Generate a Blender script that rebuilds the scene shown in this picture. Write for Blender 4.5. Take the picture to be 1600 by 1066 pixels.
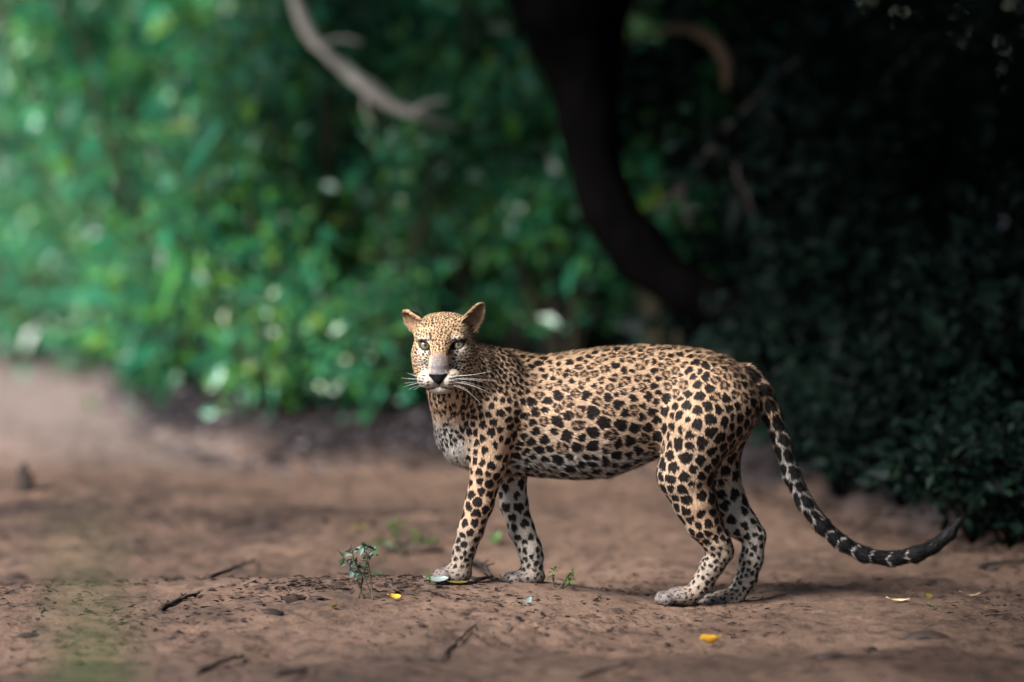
import bpy, math, random
import numpy as np
from mathutils import Vector, Matrix

for o in list(bpy.data.objects):
    bpy.data.objects.remove(o)
scene = bpy.context.scene
COL = scene.collection
R = math.radians

# ------------------------------------------------------------------ camera
CAM = np.array([0.0, -15.0, 1.5])
FPX = 9000.0                      # focal length in photograph pixels (1600 wide)
PITCH = math.atan(488.0 / FPX)
cam_data = bpy.data.cameras.new('camera')
cam_data.sensor_width = 36.0
cam_data.lens = 36.0 * FPX / 1600.0
cam_data.clip_start = 0.5
cam_data.clip_end = 600.0
cam_data.dof.use_dof = True
cam_data.dof.focus_distance = 14.84
cam_data.dof.aperture_fstop = 1.25
cam = bpy.data.objects.new('camera', cam_data)
cam.location = CAM
cam.rotation_euler = (math.pi / 2 - PITCH, 0, 0)
COL.objects.link(cam)
scene.camera = cam

# ------------------------------------------------------------------ light
SUN = np.array([-0.60, -0.62, 0.66]); SUN /= np.linalg.norm(SUN)
SUN_EL = math.asin(SUN[2])
SUN_AZ = math.atan2(SUN[0], SUN[1])
world = bpy.data.worlds.new('World')
scene.world = world
world.use_nodes = True
wn = world.node_tree.nodes; wl = world.node_tree.links
wn.clear()
sky = wn.new('ShaderNodeTexSky'); sky.sky_type = 'NISHITA'; sky.sun_disc = False
sky.sun_elevation = SUN_EL; sky.sun_rotation = SUN_AZ
sky.air_density = 1.0; sky.dust_density = 0.7; sky.ozone_density = 2.0
bg = wn.new('ShaderNodeBackground'); bg.inputs['Strength'].default_value = 0.05
wo = wn.new('ShaderNodeOutputWorld')
wl.new(sky.outputs[0], bg.inputs[0]); wl.new(bg.outputs[0], wo.inputs[0])
sun_data = bpy.data.lights.new('sun', 'SUN')
sun_data.energy = 3.8
sun_data.angle = R(28)
sun_data.color = (1.0, 0.965, 0.92)
sun = bpy.data.objects.new('sun', sun_data)
sun.rotation_euler = Vector(SUN).to_track_quat('Z', 'Y').to_euler()
COL.objects.link(sun)
scene.view_settings.view_transform = 'Standard'
scene.view_settings.look = 'None'
scene.view_settings.gamma = 1.0
scene.view_settings.exposure = 1.65
scene.view_settings.use_curve_mapping = False
scene.cycles.use_denoising = True
scene.cycles.max_bounces = 4
scene.cycles.diffuse_bounces = 2
scene.cycles.glossy_bounces = 2
scene.cycles.transmission_bounces = 3
scene.cycles.transparent_max_bounces = 4
scene.cycles.sample_clamp_indirect = 4.0

# ------------------------------------------------------------------ helpers
_f = np.array([0, math.cos(PITCH), -math.sin(PITCH)])
_u = np.array([0, math.sin(PITCH), math.cos(PITCH)])
SC = 1.0 / 600.0

def P(px, py, Y=0.0):
    """world point seen at a photograph pixel, at depth Y (the animal stands at Y = 0)"""
    d = _f * FPX + _u * (533.0 - py) + np.array([px - 800.0, 0, 0])
    return CAM + d * ((Y - CAM[1]) / d[1])

def smooth01(x):
    x = np.clip(x, 0, 1)
    return x * x * (3 - 2 * x)

def _hash(i, j, k, seed):
    n = (i * 374761393 + j * 668265263 + k * 2147483647 + seed * 1274126177) & 0xFFFFFFFF
    n = ((n ^ (n >> 13)) * 1274126177) & 0xFFFFFFFF
    n = (n ^ (n >> 16)) & 0xFFFF
    return n.astype(np.float32) / 65535.0 * 2 - 1

def noise3(p, scale, seed=0):
    q = np.asarray(p, dtype=np.float64) * scale + 1000.0
    i0 = np.floor(q).astype(np.int64)
    f = q - i0
    f = f * f * (3 - 2 * f)
    out = 0
    for dx in (0, 1):
        for dy in (0, 1):
            for dz in (0, 1):
                w = (f[..., 0] if dx else 1 - f[..., 0]) * (f[..., 1] if dy else 1 - f[..., 1]) * (f[..., 2] if dz else 1 - f[..., 2])
                out = out + w * _hash(i0[..., 0] + dx, i0[..., 1] + dy, i0[..., 2] + dz, seed)
    return out

def fbm2(x, y, scale, seed=0, octaves=3):
    p = np.stack([x, y, np.zeros_like(x)], -1)
    a = 1.0; s = 0.0
    for o in range(octaves):
        s = s + a * noise3(p, scale * 2 ** o, seed + o * 7)
        a *= 0.5
    return s

def make_mesh(name, verts, faces, mat=None, smooth=True, attrs=None):
    """faces: an (n,3) or (n,4) array, or a list of such arrays"""
    me = bpy.data.meshes.new(name)
    verts = np.asarray(verts, dtype=np.float32)
    if isinstance(faces, np.ndarray):
        faces = [faces]
    faces = [np.asarray(f) for f in faces if len(f)]
    me.vertices.add(len(verts))
    me.vertices.foreach_set('co', verts.ravel())
    loops = np.concatenate([f.ravel() for f in faces]).astype(np.int32)
    counts = np.concatenate([np.full(len(f), f.shape[1]) for f in faces])
    starts = np.concatenate([[0], np.cumsum(counts)[:-1]]).astype(np.int32)
    me.loops.add(len(loops))
    me.loops.foreach_set('vertex_index', loops)
    me.polygons.add(len(counts))
    me.polygons.foreach_set('loop_start', starts)
    me.polygons.foreach_set('use_smooth', np.full(len(counts), smooth, dtype=bool))
    me.update(calc_edges=True)
    me.validate()
    for k, v in (attrs or {}).items():
        v = np.asarray(v, dtype=np.float32)
        if v.ndim == 1:
            a = me.attributes.new(k, 'FLOAT', 'POINT'); a.data.foreach_set('value', v)
        elif v.shape[1] == 3:
            a = me.attributes.new(k, 'FLOAT_VECTOR', 'POINT'); a.data.foreach_set('vector', v.ravel())
    if mat:
        me.materials.append(mat)
    return me

def add_obj(name, me, parent=None, loc=None, rot=None, scale=None):
    o = bpy.data.objects.new(name, me)
    COL.objects.link(o)
    if parent is not None:
        o.parent = parent
    if loc is not None: o.location = loc
    if rot is not None: o.rotation_euler = rot
    if scale is not None: o.scale = (scale,) * 3 if np.isscalar(scale) else scale
    return o

def tag(o, label=None, cat=None, group=None, kind=None):
    if label: o['label'] = label
    if cat: o['category'] = cat
    if group: o['group'] = group
    if kind: o['kind'] = kind
    return o

def empty(name, loc=(0, 0, 0), rot=(0, 0, 0)):
    o = bpy.data.objects.new(name, None)
    o.empty_display_size = 0.1
    COL.objects.link(o)
    o.location = loc; o.rotation_euler = rot
    return o

class Acc:
    """collects vertices and faces of one mesh"""
    def __init__(self):
        self.v = []; self.t = []; self.q = []; self.n = 0; self.a = []
    def add(self, v, t=None, q=None, a=None):
        v = np.asarray(v, dtype=np.float64)
        if t is not None and len(t): self.t.append(np.asarray(t) + self.n)
        if q is not None and len(q): self.q.append(np.asarray(q) + self.n)
        self.v.append(v); self.n += len(v)
        self.a.append(np.full(len(v), 0.5) if a is None else np.broadcast_to(a, (len(v),)))
    def tube(self, pts, rad, n=8, seed=None, rough=0.0, a=None):
        pts = np.asarray(pts, dtype=np.float64); m = len(pts)
        rad = np.broadcast_to(np.asarray(rad, dtype=np.float64), (m,))
        tan = np.gradient(pts, axis=0)
        tan /= np.linalg.norm(tan, axis=1)[:, None] + 1e-12
        ref = np.array([0.0, 0, 1]) if abs(tan[0][2]) < 0.9 else np.array([1.0, 0, 0])
        rng_ = np.random.RandomState(seed or 0)
        ang = np.linspace(0, 2 * math.pi, n, endpoint=False)
        V = np.zeros((m, n, 3))
        s = np.cross(tan[0], ref); s /= np.linalg.norm(s)
        for i in range(m):
            s = s - tan[i] * s.dot(tan[i]); s /= np.linalg.norm(s) + 1e-12
            b = np.cross(tan[i], s)
            rr = rad[i] * (1 + rough * rng_.uniform(-1, 1, n))
            V[i] = pts[i] + (np.cos(ang) * rr)[:, None] * s + (np.sin(ang) * rr)[:, None] * b
        V = V.reshape(-1, 3)
        q = []
        for i in range(m - 1):
            k = np.arange(n); k2 = (k + 1) % n
            q.append(np.stack([i * n + k, i * n + k2, (i + 1) * n + k2, (i + 1) * n + k], 1))
        V = np.concatenate([V, pts[:1], pts[-1:]])
        k = np.arange(n); k2 = (k + 1) % n
        c0 = m * n; c1 = c0 + 1
        t = np.concatenate([np.stack([np.full(n, c0), k2, k], 1), np.stack([np.full(n, c1), (m - 1) * n + k, (m - 1) * n + k2], 1)])
        self.add(V, t, np.concatenate(q), a)
    def mesh(self, name, mat, smooth=True):
        f = []
        if self.t: f.append(np.concatenate(self.t))
        if self.q: f.append(np.concatenate(self.q))
        return make_mesh(name, np.concatenate(self.v), f, mat, smooth, {'var': np.concatenate(self.a)})

def spline(pts, n):
    """Catmull-Rom through the points (any number of columns)"""
    pts = np.asarray(pts, dtype=np.float64)
    m = len(pts)
    t = np.linspace(0, m - 1, n)
    i = np.clip(np.floor(t).astype(int), 0, m - 2); f = (t - i)[:, None]
    g = lambda k: pts[np.clip(k, 0, m - 1)]
    p0, p1, p2, p3 = g(i - 1), g(i), g(i + 1), g(i + 2)
    return 0.5 * (2 * p1 + (p2 - p0) * f + (2 * p0 - 5 * p1 + 4 * p2 - p3) * f ** 2 + (3 * p1 - p0 - 3 * p2 + p3) * f ** 3)

# ------------------------------------------------------------------ materials
def new_mat(name):
    m = bpy.data.materials.new(name); m.use_nodes = True
    nt = m.node_tree
    return m, nt.nodes, nt.links, nt.nodes['Principled BSDF']

def ramp(nodes, stops):
    r = nodes.new('ShaderNodeValToRGB')
    e = r.color_ramp.elements
    while len(e) < len(stops): e.new(0.5)
    for el, (p, c) in zip(e, stops):
        el.position = p; el.color = (*c, 1)
    return r

def leaf_material(name, stops, rough=0.35, transl=0.25, spec=0.5, patch=0.0):
    """leaves: colour varies from leaf to leaf (the 'var' attribute) with a fine mottle"""
    m, n, l, b = new_mat(name)
    at = n.new('ShaderNodeAttribute'); at.attribute_name = 'var'
    oi = n.new('ShaderNodeObjectInfo')
    geo = n.new('ShaderNodeNewGeometry')
    nz = n.new('ShaderNodeTexNoise'); nz.inputs['Scale'].default_value = 35; nz.inputs['Detail'].default_value = 3
    l.new(geo.outputs['Position'], nz.inputs['Vector'])
    ma = n.new('ShaderNodeMath'); ma.operation = 'MULTIPLY_ADD'; ma.inputs[1].default_value = 0.22
    l.new(nz.outputs['Fac'], ma.inputs[0]); l.new(at.outputs['Fac'], ma.inputs[2])
    mb = n.new('ShaderNodeMath'); mb.operation = 'MULTIPLY_ADD'; mb.inputs[1].default_value = 0.18
    l.new(oi.outputs['Random'], mb.inputs[0]); l.new(ma.outputs[0], mb.inputs[2])
    n2 = n.new('ShaderNodeTexNoise'); n2.inputs['Scale'].default_value = 2.6; n2.inputs['Detail'].default_value = 2
    l.new(geo.outputs['Position'], n2.inputs['Vector'])
    md = n.new('ShaderNodeMath'); md.operation = 'MULTIPLY_ADD'; md.inputs[1].default_value = patch
    l.new(n2.outputs['Fac'], md.inputs[0]); l.new(mb.outputs[0], md.inputs[2])
    mc = n.new('ShaderNodeMath'); mc.operation = 'SUBTRACT'; mc.inputs[1].default_value = 0.2 + patch * .5
    l.new(md.outputs[0], mc.inputs[0])
    r = ramp(n, stops)
    l.new(mc.outputs[0], r.inputs['Fac'])
    l.new(r.outputs['Color'], b.inputs['Base Color'])
    b.inputs['Roughness'].default_value = rough
    b.inputs['Specular IOR Level'].default_value = spec
    if transl > 0:
        tr = n.new('ShaderNodeBsdfTranslucent'); l.new(r.outputs['Color'], tr.inputs['Color'])
        mx = n.new('ShaderNodeMixShader'); mx.inputs['Fac'].default_value = transl
        l.new(b.outputs[0], mx.inputs[1]); l.new(tr.outputs[0], mx.inputs[2])
        out = n['Material Output']; l.new(mx.outputs[0], out.inputs['Surface'])
    return m

def bark_material(name, c0, c1, rough=0.85, scale=18, bump=0.6, spec=0.1):
    m, n, l, b = new_mat(name)
    tc = n.new('ShaderNodeTexCoord')
    mp = n.new('ShaderNodeMapping'); mp.inputs['Scale'].default_value = (1, 1, 0.3)
    l.new(tc.outputs['Object'], mp.inputs['Vector'])
    nz = n.new('ShaderNodeTexNoise'); nz.inputs['Scale'].default_value = scale; nz.inputs['Detail'].default_value = 6
    nz.inputs['Roughness'].default_value = 0.65
    l.new(mp.outputs[0], nz.inputs['Vector'])
    r = ramp(n, [(0.3, c0), (0.7, c1)])
    l.new(nz.outputs['Fac'], r.inputs['Fac']); l.new(r.outputs[0], b.inputs['Base Color'])
    b.inputs['Roughness'].default_value = rough
    b.inputs['Specular IOR Level'].default_value = spec
    bp = n.new('ShaderNodeBump'); bp.inputs['Strength'].default_value = bump; bp.inputs['Distance'].default_value = 0.01
    l.new(nz.outputs['Fac'], bp.inputs['Height']); l.new(bp.outputs[0], b.inputs['Normal'])
    return m

# ------------------------------------------------------------------ terrain height
BX = np.array([-30, -9, -6, -2.6, -1.9, -1.5, -1.26, -.89, -.22, .43, .84, 1.05, 1.35, 1.6, 3.0, 8.0, 30])
BY = np.array([40, 19, 15, 11.6, 9.8, 7.7, 5.7, 5.1, 5.1, 4.7, 3.9, 2.9, 1.75, 1.2, -1.0, -6.0, -20])

def bank(x, y):
    """metres beyond the edge of the sandy track (positive: in the undergrowth)"""
    return y - np.interp(x, BX, BY)

def ground_z(x, y):
    x = np.asarray(x, dtype=np.float64); y = np.asarray(y, dtype=np.float64)
    sx = smooth01((0.50 - x) / 0.55)
    edge = smooth01((x + 1.15) / 0.7) * 0.75 + 0.25
    gy = np.where(y > 0.12, np.exp(-((y - 0.12) / 0.30) ** 2), np.exp(-((y - 0.12) / 1.1) ** 2))
    z = 0.062 * sx * edge * gy - 0.006
    near = 1 - np.exp(-((x - 0.2) ** 2 / 0.5 + y ** 2 / 0.06))
    z = z + near * (0.020 * fbm2(x * 0.8, y * 0.5, 1.5, 3) + 0.007 * fbm2(x, y * 0.6, 7.0, 11) + 0.0045 * fbm2(x, y, 26.0, 17, 3))
    z = z - 0.045 * np.exp(-((y - 1.25) / 0.55) ** 2) * smooth01((0.45 - x) / 0.6)          # the rut behind the sand crest
    # cross ridges of old wheel ruts on the left, behind the animal
    z = z + 0.07 * np.exp(-((y - 3.3 - 0.25 * np.sin(x * 2.3)) / 0.55) ** 2) * smooth01((-0.35 - x) / 0.8)
    z = z + 0.10 * np.exp(-((y - 5.6 - 0.3 * np.sin(x * 1.7 + 1)) / 0.6) ** 2) * smooth01((-1.0 - x) / 0.6) * smooth01((x + 3.6) / 1.2)
    # tyre tread in the foreground
    ta = (x - 0.20) * 0.8 + (y + 0.62) * 0.25
    band = np.exp(-((y + 0.62 - (x - 0.2) * 1.4) / 0.16) ** 2) * smooth01((x + 0.25) / 0.2) * smooth01((0.65 - x) / 0.2)
    z = z + 0.004 * band * np.sin(ta * 2 * math.pi / 0.034)
    z = z - 0.02 * np.exp(-((y + 1.25 - 0.1 * np.sin(x * 2)) / 0.25) ** 2)
    for fx, fy in ((-.157, -.047), (.030, .043), (.425, -.044), (.545, .043)):      # the paws press into the sand
        r_ = np.hypot((x - fx) / 1.35, y - fy)
        z = z - .006 * np.exp(-(r_ / .036) ** 4) + .005 * np.exp(-((r_ - .052) / .014) ** 2)
    b = bank(x, y)
    z = z + (0.03 + 0.13 * smooth01((x + 1.9) / 0.9)) * smooth01((b + 0.25) / 1.4) + 0.05 * smooth01((b + 0.1) / 0.3) * (0.5 + 0.5 * fbm2(x, y, 3.0, 23))
    return z

def on_ground(px, py, lift=0.0):
    """the point of the ground seen at a photograph pixel"""
    a = 0.0
    lo, hi = -4.0, 14.0
    Y = 0.0
    ys = np.linspace(lo, hi, 1500)
    pts = np.stack([P(px, py, y) for y in ys])
    g = ground_z(pts[:, 0], pts[:, 1])
    below = np.nonzero(pts[:, 2] <= g)[0]
    i = below[0] if len(below) else len(ys) - 1
    p = pts[i].copy(); p[2] = float(g[i]) + lift
    return p
# ------------------------------------------------------------------ ground
def sand_material():
    m, n, l, b = new_mat('sand')
    geo = n.new('ShaderNodeNewGeometry')
    def noise(scale, detail=5, rough=0.6, sx=1, sy=1):
        mp = n.new('ShaderNodeMapping'); mp.inputs['Scale'].default_value = (sx, sy, 1)
        l.new(geo.outputs['Position'], mp.inputs['Vector'])
        t = n.new('ShaderNodeTexNoise'); t.inputs['Scale'].default_value = scale
        t.inputs['Detail'].default_value = detail; t.inputs['Roughness'].default_value = rough
        l.new(mp.outputs[0], t.inputs['Vector'])
        return t
    big = noise(1.6, 4, 0.55, 1, 0.7)
    r1 = ramp(n, [(0.30, (0.092, 0.058, 0.042)), (0.48, (0.180, 0.111, 0.078)), (0.72, (0.245, 0.157, 0.112))])
    l.new(big.outputs['Fac'], r1.inputs['Fac'])
    mid = noise(16, 8, 0.72, 1, .55)
    r2 = ramp(n, [(0.36, (0.26, 0.24, 0.25)), (0.50, (.92, .92, .92)), (0.75, (1.2, 1.16, 1.12))])
    l.new(mid.outputs['Fac'], r2.inputs['Fac'])
    fine = noise(170, 4, 0.75)
    r3 = ramp(n, [(0.33, (0.30, 0.27, 0.26)), (0.45, (0.95, 0.95, 0.95)), (0.7, (1.1, 1.1, 1.1))])
    l.new(fine.outputs['Fac'], r3.inputs['Fac'])
    def mul(a, c, f):
        x = n.new('ShaderNodeMix'); x.data_type = 'RGBA'; x.blend_type = 'MULTIPLY'; x.inputs[0].default_value = f
        l.new(a, x.inputs[6]); l.new(c, x.inputs[7]); return x.outputs[2]
    c = mul(mul(r1.outputs[0], r2.outputs[0], 0.8), r3.outputs[0], 0.85)
    da = n.new('ShaderNodeAttribute'); da.attribute_name = 'damp_shade'  # damp ground and painted shade share this darkening
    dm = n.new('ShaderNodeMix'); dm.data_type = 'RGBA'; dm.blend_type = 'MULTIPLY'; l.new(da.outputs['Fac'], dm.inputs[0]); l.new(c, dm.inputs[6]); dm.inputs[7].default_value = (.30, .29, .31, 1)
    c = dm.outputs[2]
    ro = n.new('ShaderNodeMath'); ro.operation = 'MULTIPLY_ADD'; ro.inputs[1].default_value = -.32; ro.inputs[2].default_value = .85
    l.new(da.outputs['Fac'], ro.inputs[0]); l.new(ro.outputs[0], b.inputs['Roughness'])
    dr = n.new('ShaderNodeAttribute'); dr.attribute_name = 'sun_tint'  # painted sunlight: paler sand colour at far left
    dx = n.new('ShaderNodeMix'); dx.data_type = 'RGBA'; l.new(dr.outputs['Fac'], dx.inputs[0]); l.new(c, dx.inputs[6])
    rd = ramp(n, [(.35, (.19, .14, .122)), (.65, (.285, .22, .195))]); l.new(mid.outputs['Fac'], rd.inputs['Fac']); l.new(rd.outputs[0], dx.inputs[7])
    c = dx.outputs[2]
    # humus under the shrubs
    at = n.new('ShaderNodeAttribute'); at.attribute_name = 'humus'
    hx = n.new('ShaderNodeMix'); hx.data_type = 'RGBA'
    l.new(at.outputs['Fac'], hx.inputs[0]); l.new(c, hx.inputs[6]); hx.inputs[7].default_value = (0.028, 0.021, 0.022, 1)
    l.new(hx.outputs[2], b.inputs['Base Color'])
    b.inputs['Specular IOR Level'].default_value = 0.25
    bp1 = n.new('ShaderNodeBump'); bp1.inputs['Strength'].default_value = 0.9; bp1.inputs['Distance'].default_value = 0.02
    l.new(mid.outputs['Fac'], bp1.inputs['Height'])
    bp2 = n.new('ShaderNodeBump'); bp2.inputs['Strength'].default_value = 0.9; bp2.inputs['Distance'].default_value = 0.004
    l.new(fine.outputs['Fac'], bp2.inputs['Height']); l.new(bp1.outputs[0], bp2.inputs['Normal'])
    l.new(bp2.outputs[0], b.inputs['Normal'])
    return m

def axis_steps(lo, hi, step, far, grow=1.12):
    a = list(np.arange(lo, hi + 1e-6, step))
    s = step; x = a[-1]
    while x < far:
        s *= grow; x += s; a.append(x)
    s = step; x = a[0]; pre = []
    while x > -far:
        s *= grow; x -= s; pre.append(x)
    return np.array(pre[::-1] + a)

gx = axis_steps(-1.9, 1.8, 0.011, 300.0)
gy_ = axis_steps(-2.2, 5.5, 0.016, 300.0)
GX, GY = np.meshgrid(gx, gy_, indexing='ij')
GZ = ground_z(GX, GY)
nx, ny = GX.shape
idx = np.arange(nx * ny).reshape(nx, ny)
quads = np.stack([idx[:-1, :-1], idx[1:, :-1], idx[1:, 1:], idx[:-1, 1:]], -1).reshape(-1, 4)
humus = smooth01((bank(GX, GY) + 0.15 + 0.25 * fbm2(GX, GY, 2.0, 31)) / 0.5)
sun_tint = smooth01((GY - 4.1 + .5 * fbm2(GX, GY, 1.2, 41)) / 2.0) * smooth01((-.3 - GX + .3 * fbm2(GX, GY, 1.5, 43)) / 1.0) * .9  # sunlight on the far-left sand, put into its colour
wet_shade = smooth01((GX - .35 - .35 * (GY + 1) + .5 * fbm2(GX, GY, 2.5, 47)) / .9) * smooth01((-.55 - GY + .3 * fbm2(GX, GY, 3.0, 49)) / .6)  # wet mud at lower right, darkened for the shade there too
rut = np.exp(-((GY - 2.7 - .2 * np.sin(GX * 2.0)) / 1.0) ** 2) * smooth01((.45 - GX) / .5) * (.75 + .5 * fbm2(GX, GY, 4.0, 53))  # shadow lying in the far rut, painted as a dark band
edge_shade = smooth01((bank(GX, GY) + 1.3 + .5 * fbm2(GX, GY, 1.4, 57)) / 1.3) * smooth01((GX - .5) / .5) * .65  # shade along the right verge, put into the sand tone
fore = smooth01((-.75 - GY + .35 * fbm2(GX, GY, 2.0, 59)) / .8) * .62  # foreground strip toned darker
side = smooth01((GX - .55 + .25 * fbm2(GX, GY, 1.8, 61)) / .9) * smooth01((3.5 - GY) / 1.0) * .55  # shade over the right of the track, painted into the sand
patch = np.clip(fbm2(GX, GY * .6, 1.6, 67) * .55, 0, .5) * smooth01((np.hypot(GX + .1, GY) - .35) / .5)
damp_shade = np.clip(np.maximum.reduce([wet_shade * .9, rut * .95, edge_shade, fore, side, patch]), 0, 1)  # damp patches and painted shade combined
MAT_SAND = sand_material()
ground = add_obj('ground', make_mesh('ground', np.stack([GX, GY, GZ], -1).reshape(-1, 3), quads, MAT_SAND, True, {'humus': humus.ravel(), 'sun_tint': sun_tint.ravel(), 'damp_shade': damp_shade.ravel()}))
tag(ground, 'brown sandy forest track with ruts and litter', None, None, 'structure')
EYE_Y = -19
# ------------------------------------------------------------------ the leopard: one implicit body
PRIMS = []   # the primitives of the trunk and limbs
def V3(p): return np.asarray(p, dtype=np.float64)

def cone(a, b, ra, rb, k, reg, flow=None, sq=1.0):
    a, b = V3(a), V3(b)
    fl = (b - a) if flow is None else V3(flow)
    PRIMS.append(dict(t='cone', a=a, b=b, ra=ra, rb=rb, k=k, reg=reg, flow=fl / np.linalg.norm(fl), sq=sq))

def ell(c, r, k, reg, flow, rot=None):
    fl = V3(flow)
    PRIMS.append(dict(t='ell', c=V3(c), r=V3(r), k=k, reg=reg, flow=fl / np.linalg.norm(fl), rot=rot))

def d_cone(p, a, b, ra, rb, sq=1.0):
    ab = b - a
    h = np.clip(((p - a) @ ab) / (ab @ ab), 0, 1)
    q = p - (a + h[..., None] * ab)
    if sq != 1.0:
        q = q * np.array([1, 1 / sq, 1])
    return np.linalg.norm(q, axis=-1) - (ra + (rb - ra) * h)

def d_ell(p, c, r, rot=None):
    q = p - c
    if rot is not None:
        q = q @ rot
    k0 = np.linalg.norm(q / r, axis=-1); k1 = np.linalg.norm(q / (r * r), axis=-1) + 1e-9
    return k0 * (k0 - 1) / k1

# trunk: cross-sections (px, top, bottom, half width in m, centre Y)
TR = np.array([
    [716, 588, 712, .062, -.015], [738, 562, 730, .086, -.012], [765, 552, 740, .100, -.008], [800, 552, 741, .106, -.004],
    [850, 555, 744, .107, 0], [900, 549, 747, .122, 0], [950, 542, 745, .124, 0], [1000, 539, 726, .106, 0],
    [1050, 541, 703, .092, 0], [1100, 547, 700, .104, 0], [1140, 559, 695, .096, 0], [1168, 578, 680, .078, 0], [1182, 596, 660, .052, 0]])
_tx = np.array([P(r[0], 640, 0)[0] for r in TR])
_tt = np.array([P(r[0], r[1], 0)[2] for r in TR]); _tb = np.array([P(r[0], r[2], 0)[2] for r in TR])

def d_trunk(p):
    x = np.clip(p[..., 0], _tx[0], _tx[-1])
    top = np.interp(x, _tx, _tt); bot = np.interp(x, _tx, _tb)
    w = np.interp(x, _tx, TR[:, 3]); yc = np.interp(x, _tx, TR[:, 4])
    h = (top - bot) / 2; zc = (top + bot) / 2
    dz = p[..., 2] - zc
    v = dz / h
    ww = w * (1.0 - 0.22 * np.clip(v, 0, 1) ** 1.5 - 0.16 * np.clip(-v, 0, 1) ** 2)   # narrower at the spine and the keel
    a = (p[..., 1] - yc) / ww
    k0 = np.sqrt(a * a + v * v) + 1e-9
    g = np.sqrt((a / ww) ** 2 + (v / h) ** 2) + 1e-9
    d = k0 * (k0 - 1) / g
    ex = np.abs(p[..., 0] - x)
    return np.where(ex > 0, np.sqrt(np.clip(d, 0, None) ** 2 + ex ** 2) + np.minimum(d, 0) * (ex <= 0), d)

PRIMS.append(dict(t='trunk', k=.03, reg='trunk', flow=V3((1, 0, -.28)) / 1.04))
def pr(n): return n * SC

# shoulders, neck, chest
ell(P(774, 612, -.074), (pr(44), .046, pr(66)), .020, 'shoulder', (.35, 0, -1))
ell(P(785, 612, .066), (pr(46), .044, pr(66)), .035, 'shoulder', (.35, 0, -1))
cone(P(716, 574, -.10), P(772, 610, -.015), pr(40), pr(58), .05, 'neck', (.75, .35, -.45))
cone(P(702, 606, -.115), P(720, 676, -.02), pr(35), pr(38), .045, 'neck', (.1, .0, -1))
ell(P(738, 575, -.115), (pr(26), .045, pr(34)), .04, 'neck', (.6, .2, -.8))
ell(P(732, 676, -.012), (pr(43), .082, pr(52)), .04, 'chest', (.25, 0, -1))
# near fore leg
cone(P(778, 645, -.088), P(764, 728, -.082), pr(35), pr(27), .017, 'foreup', (0, 0, -1))
def chain(pts, k, reg):
    for (a, b) in zip(pts[:-1], pts[1:]):
        cone(P(*a[:3]), P(*b[:3]), pr(a[3]), pr(b[3]), k, reg)
chain([(763, 728, -.078, 26), (749, 787, -.066, 21.5), (736, 828, -.056, 19), (726, 858, -.050, 16.5), (720, 884, -.047, 17)], .014, 'nfore')
chain([(796, 720, .062, 26), (803, 787, .056, 21), (815, 828, .050, 19.5), (827, 856, .046, 18), (832, 886, .044, 17)], .014, 'ffore')
cone(P(790, 650, .078), P(796, 725, .064), pr(34), pr(27), .03, 'foreup', (0, 0, -1))
ell(P(845, 871, .046), (.009, .010, .012), .01, 'ffore', (0, 0, -1))
# hind quarters
ell(P(1108, 640, -.060), (pr(62), .062, pr(74)), .04, 'thigh', (.3, 0, -1))
ell(P(1108, 640, .052), (pr(62), .062, pr(74)), .05, 'thigh', (.3, 0, -1))
cone(P(1094, 665, -.078), P(1070, 742, -.078), pr(55), pr(41), .035, 'thigh', (0, 0, -1))
chain([(1070, 738, -.074, 41), (1086, 784, -.074, 32), (1100, 818, -.068, 25.5), (1120, 847, -.060, 21)], .022, 'nhind')
chain([(1120, 847, -.060, 22), (1128, 862, -.056, 18), (1113, 884, -.050, 17.5), (1099, 910, -.046, 16), (1080, 932, -.044, 13.5)], .012, 'nmeta')
cone(P(1112, 665, .070), P(1116, 740, .070), pr(54), pr(38), .04, 'thigh', (0, 0, -1))
chain([(1116, 738, .070, 38), (1136, 786, .070, 29), (1160, 820, .062, 23), (1178, 838, .056, 17.5)], .020, 'fhind')
chain([(1180, 838, .056, 17), (1174, 874, .050, 18), (1166, 904, .046, 16.5), (1148, 932, .044, 15)], .012, 'fmeta')
# tail
TAIL = [(1166, 590, 0, 22), (1186, 608, .004, 18), (1204, 645, .01, 13.2), (1221, 690, .016, 12), (1237, 742, .024, 11.8), (1257, 785, .034, 11.4),
        (1283, 820, .045, 10.8), (1314, 848, .055, 10.4), (1350, 867, .062, 10), (1392, 874, .07, 9.8), (1430, 867, .08, 10.8), (1458, 855, .088, 9),
        (1482, 836, .094, 8), (1499, 814, .098, 5)]
TAILP = np.array([P(*t[:3]) for t in TAIL])
chain(TAIL, .012, 'tail')
# paws
def paw(px0, px1, top, bot, Y, reg, k=.010):
    """a paw pointing left, from toe pixel px0 to heel pixel px1"""
    c = (px0 + px1) / 2; L = (px1 - px0) * SC / 2; H = (bot - top) * SC
    base = P(c, bot, Y)
    ell(base + np.array([L * .25, 0, H * .50]), (L * .74, .034, H * .50), k, reg, (-1, 0, -.2))
    for i, (oy, ox) in enumerate([(-.027, .10), (-.010, 0), (.010, 0), (.027, .10)]):
        ell(base + np.array([-L * (.60 - ox * 2), oy, H * .37]), (L * .36, .0125, H * .385), .005, reg, (-1, 0, -.2))
    return base
PAWS = [paw(674, 738, 880, 913, -.047, 'npaw'), paw(784, 853, 886, 916, .043, 'fpaw'),
        paw(1021, 1090, 916, 946, -.044, 'npaw'), paw(1089, 1163, 921, 951, .043, 'fpaw')]

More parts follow.
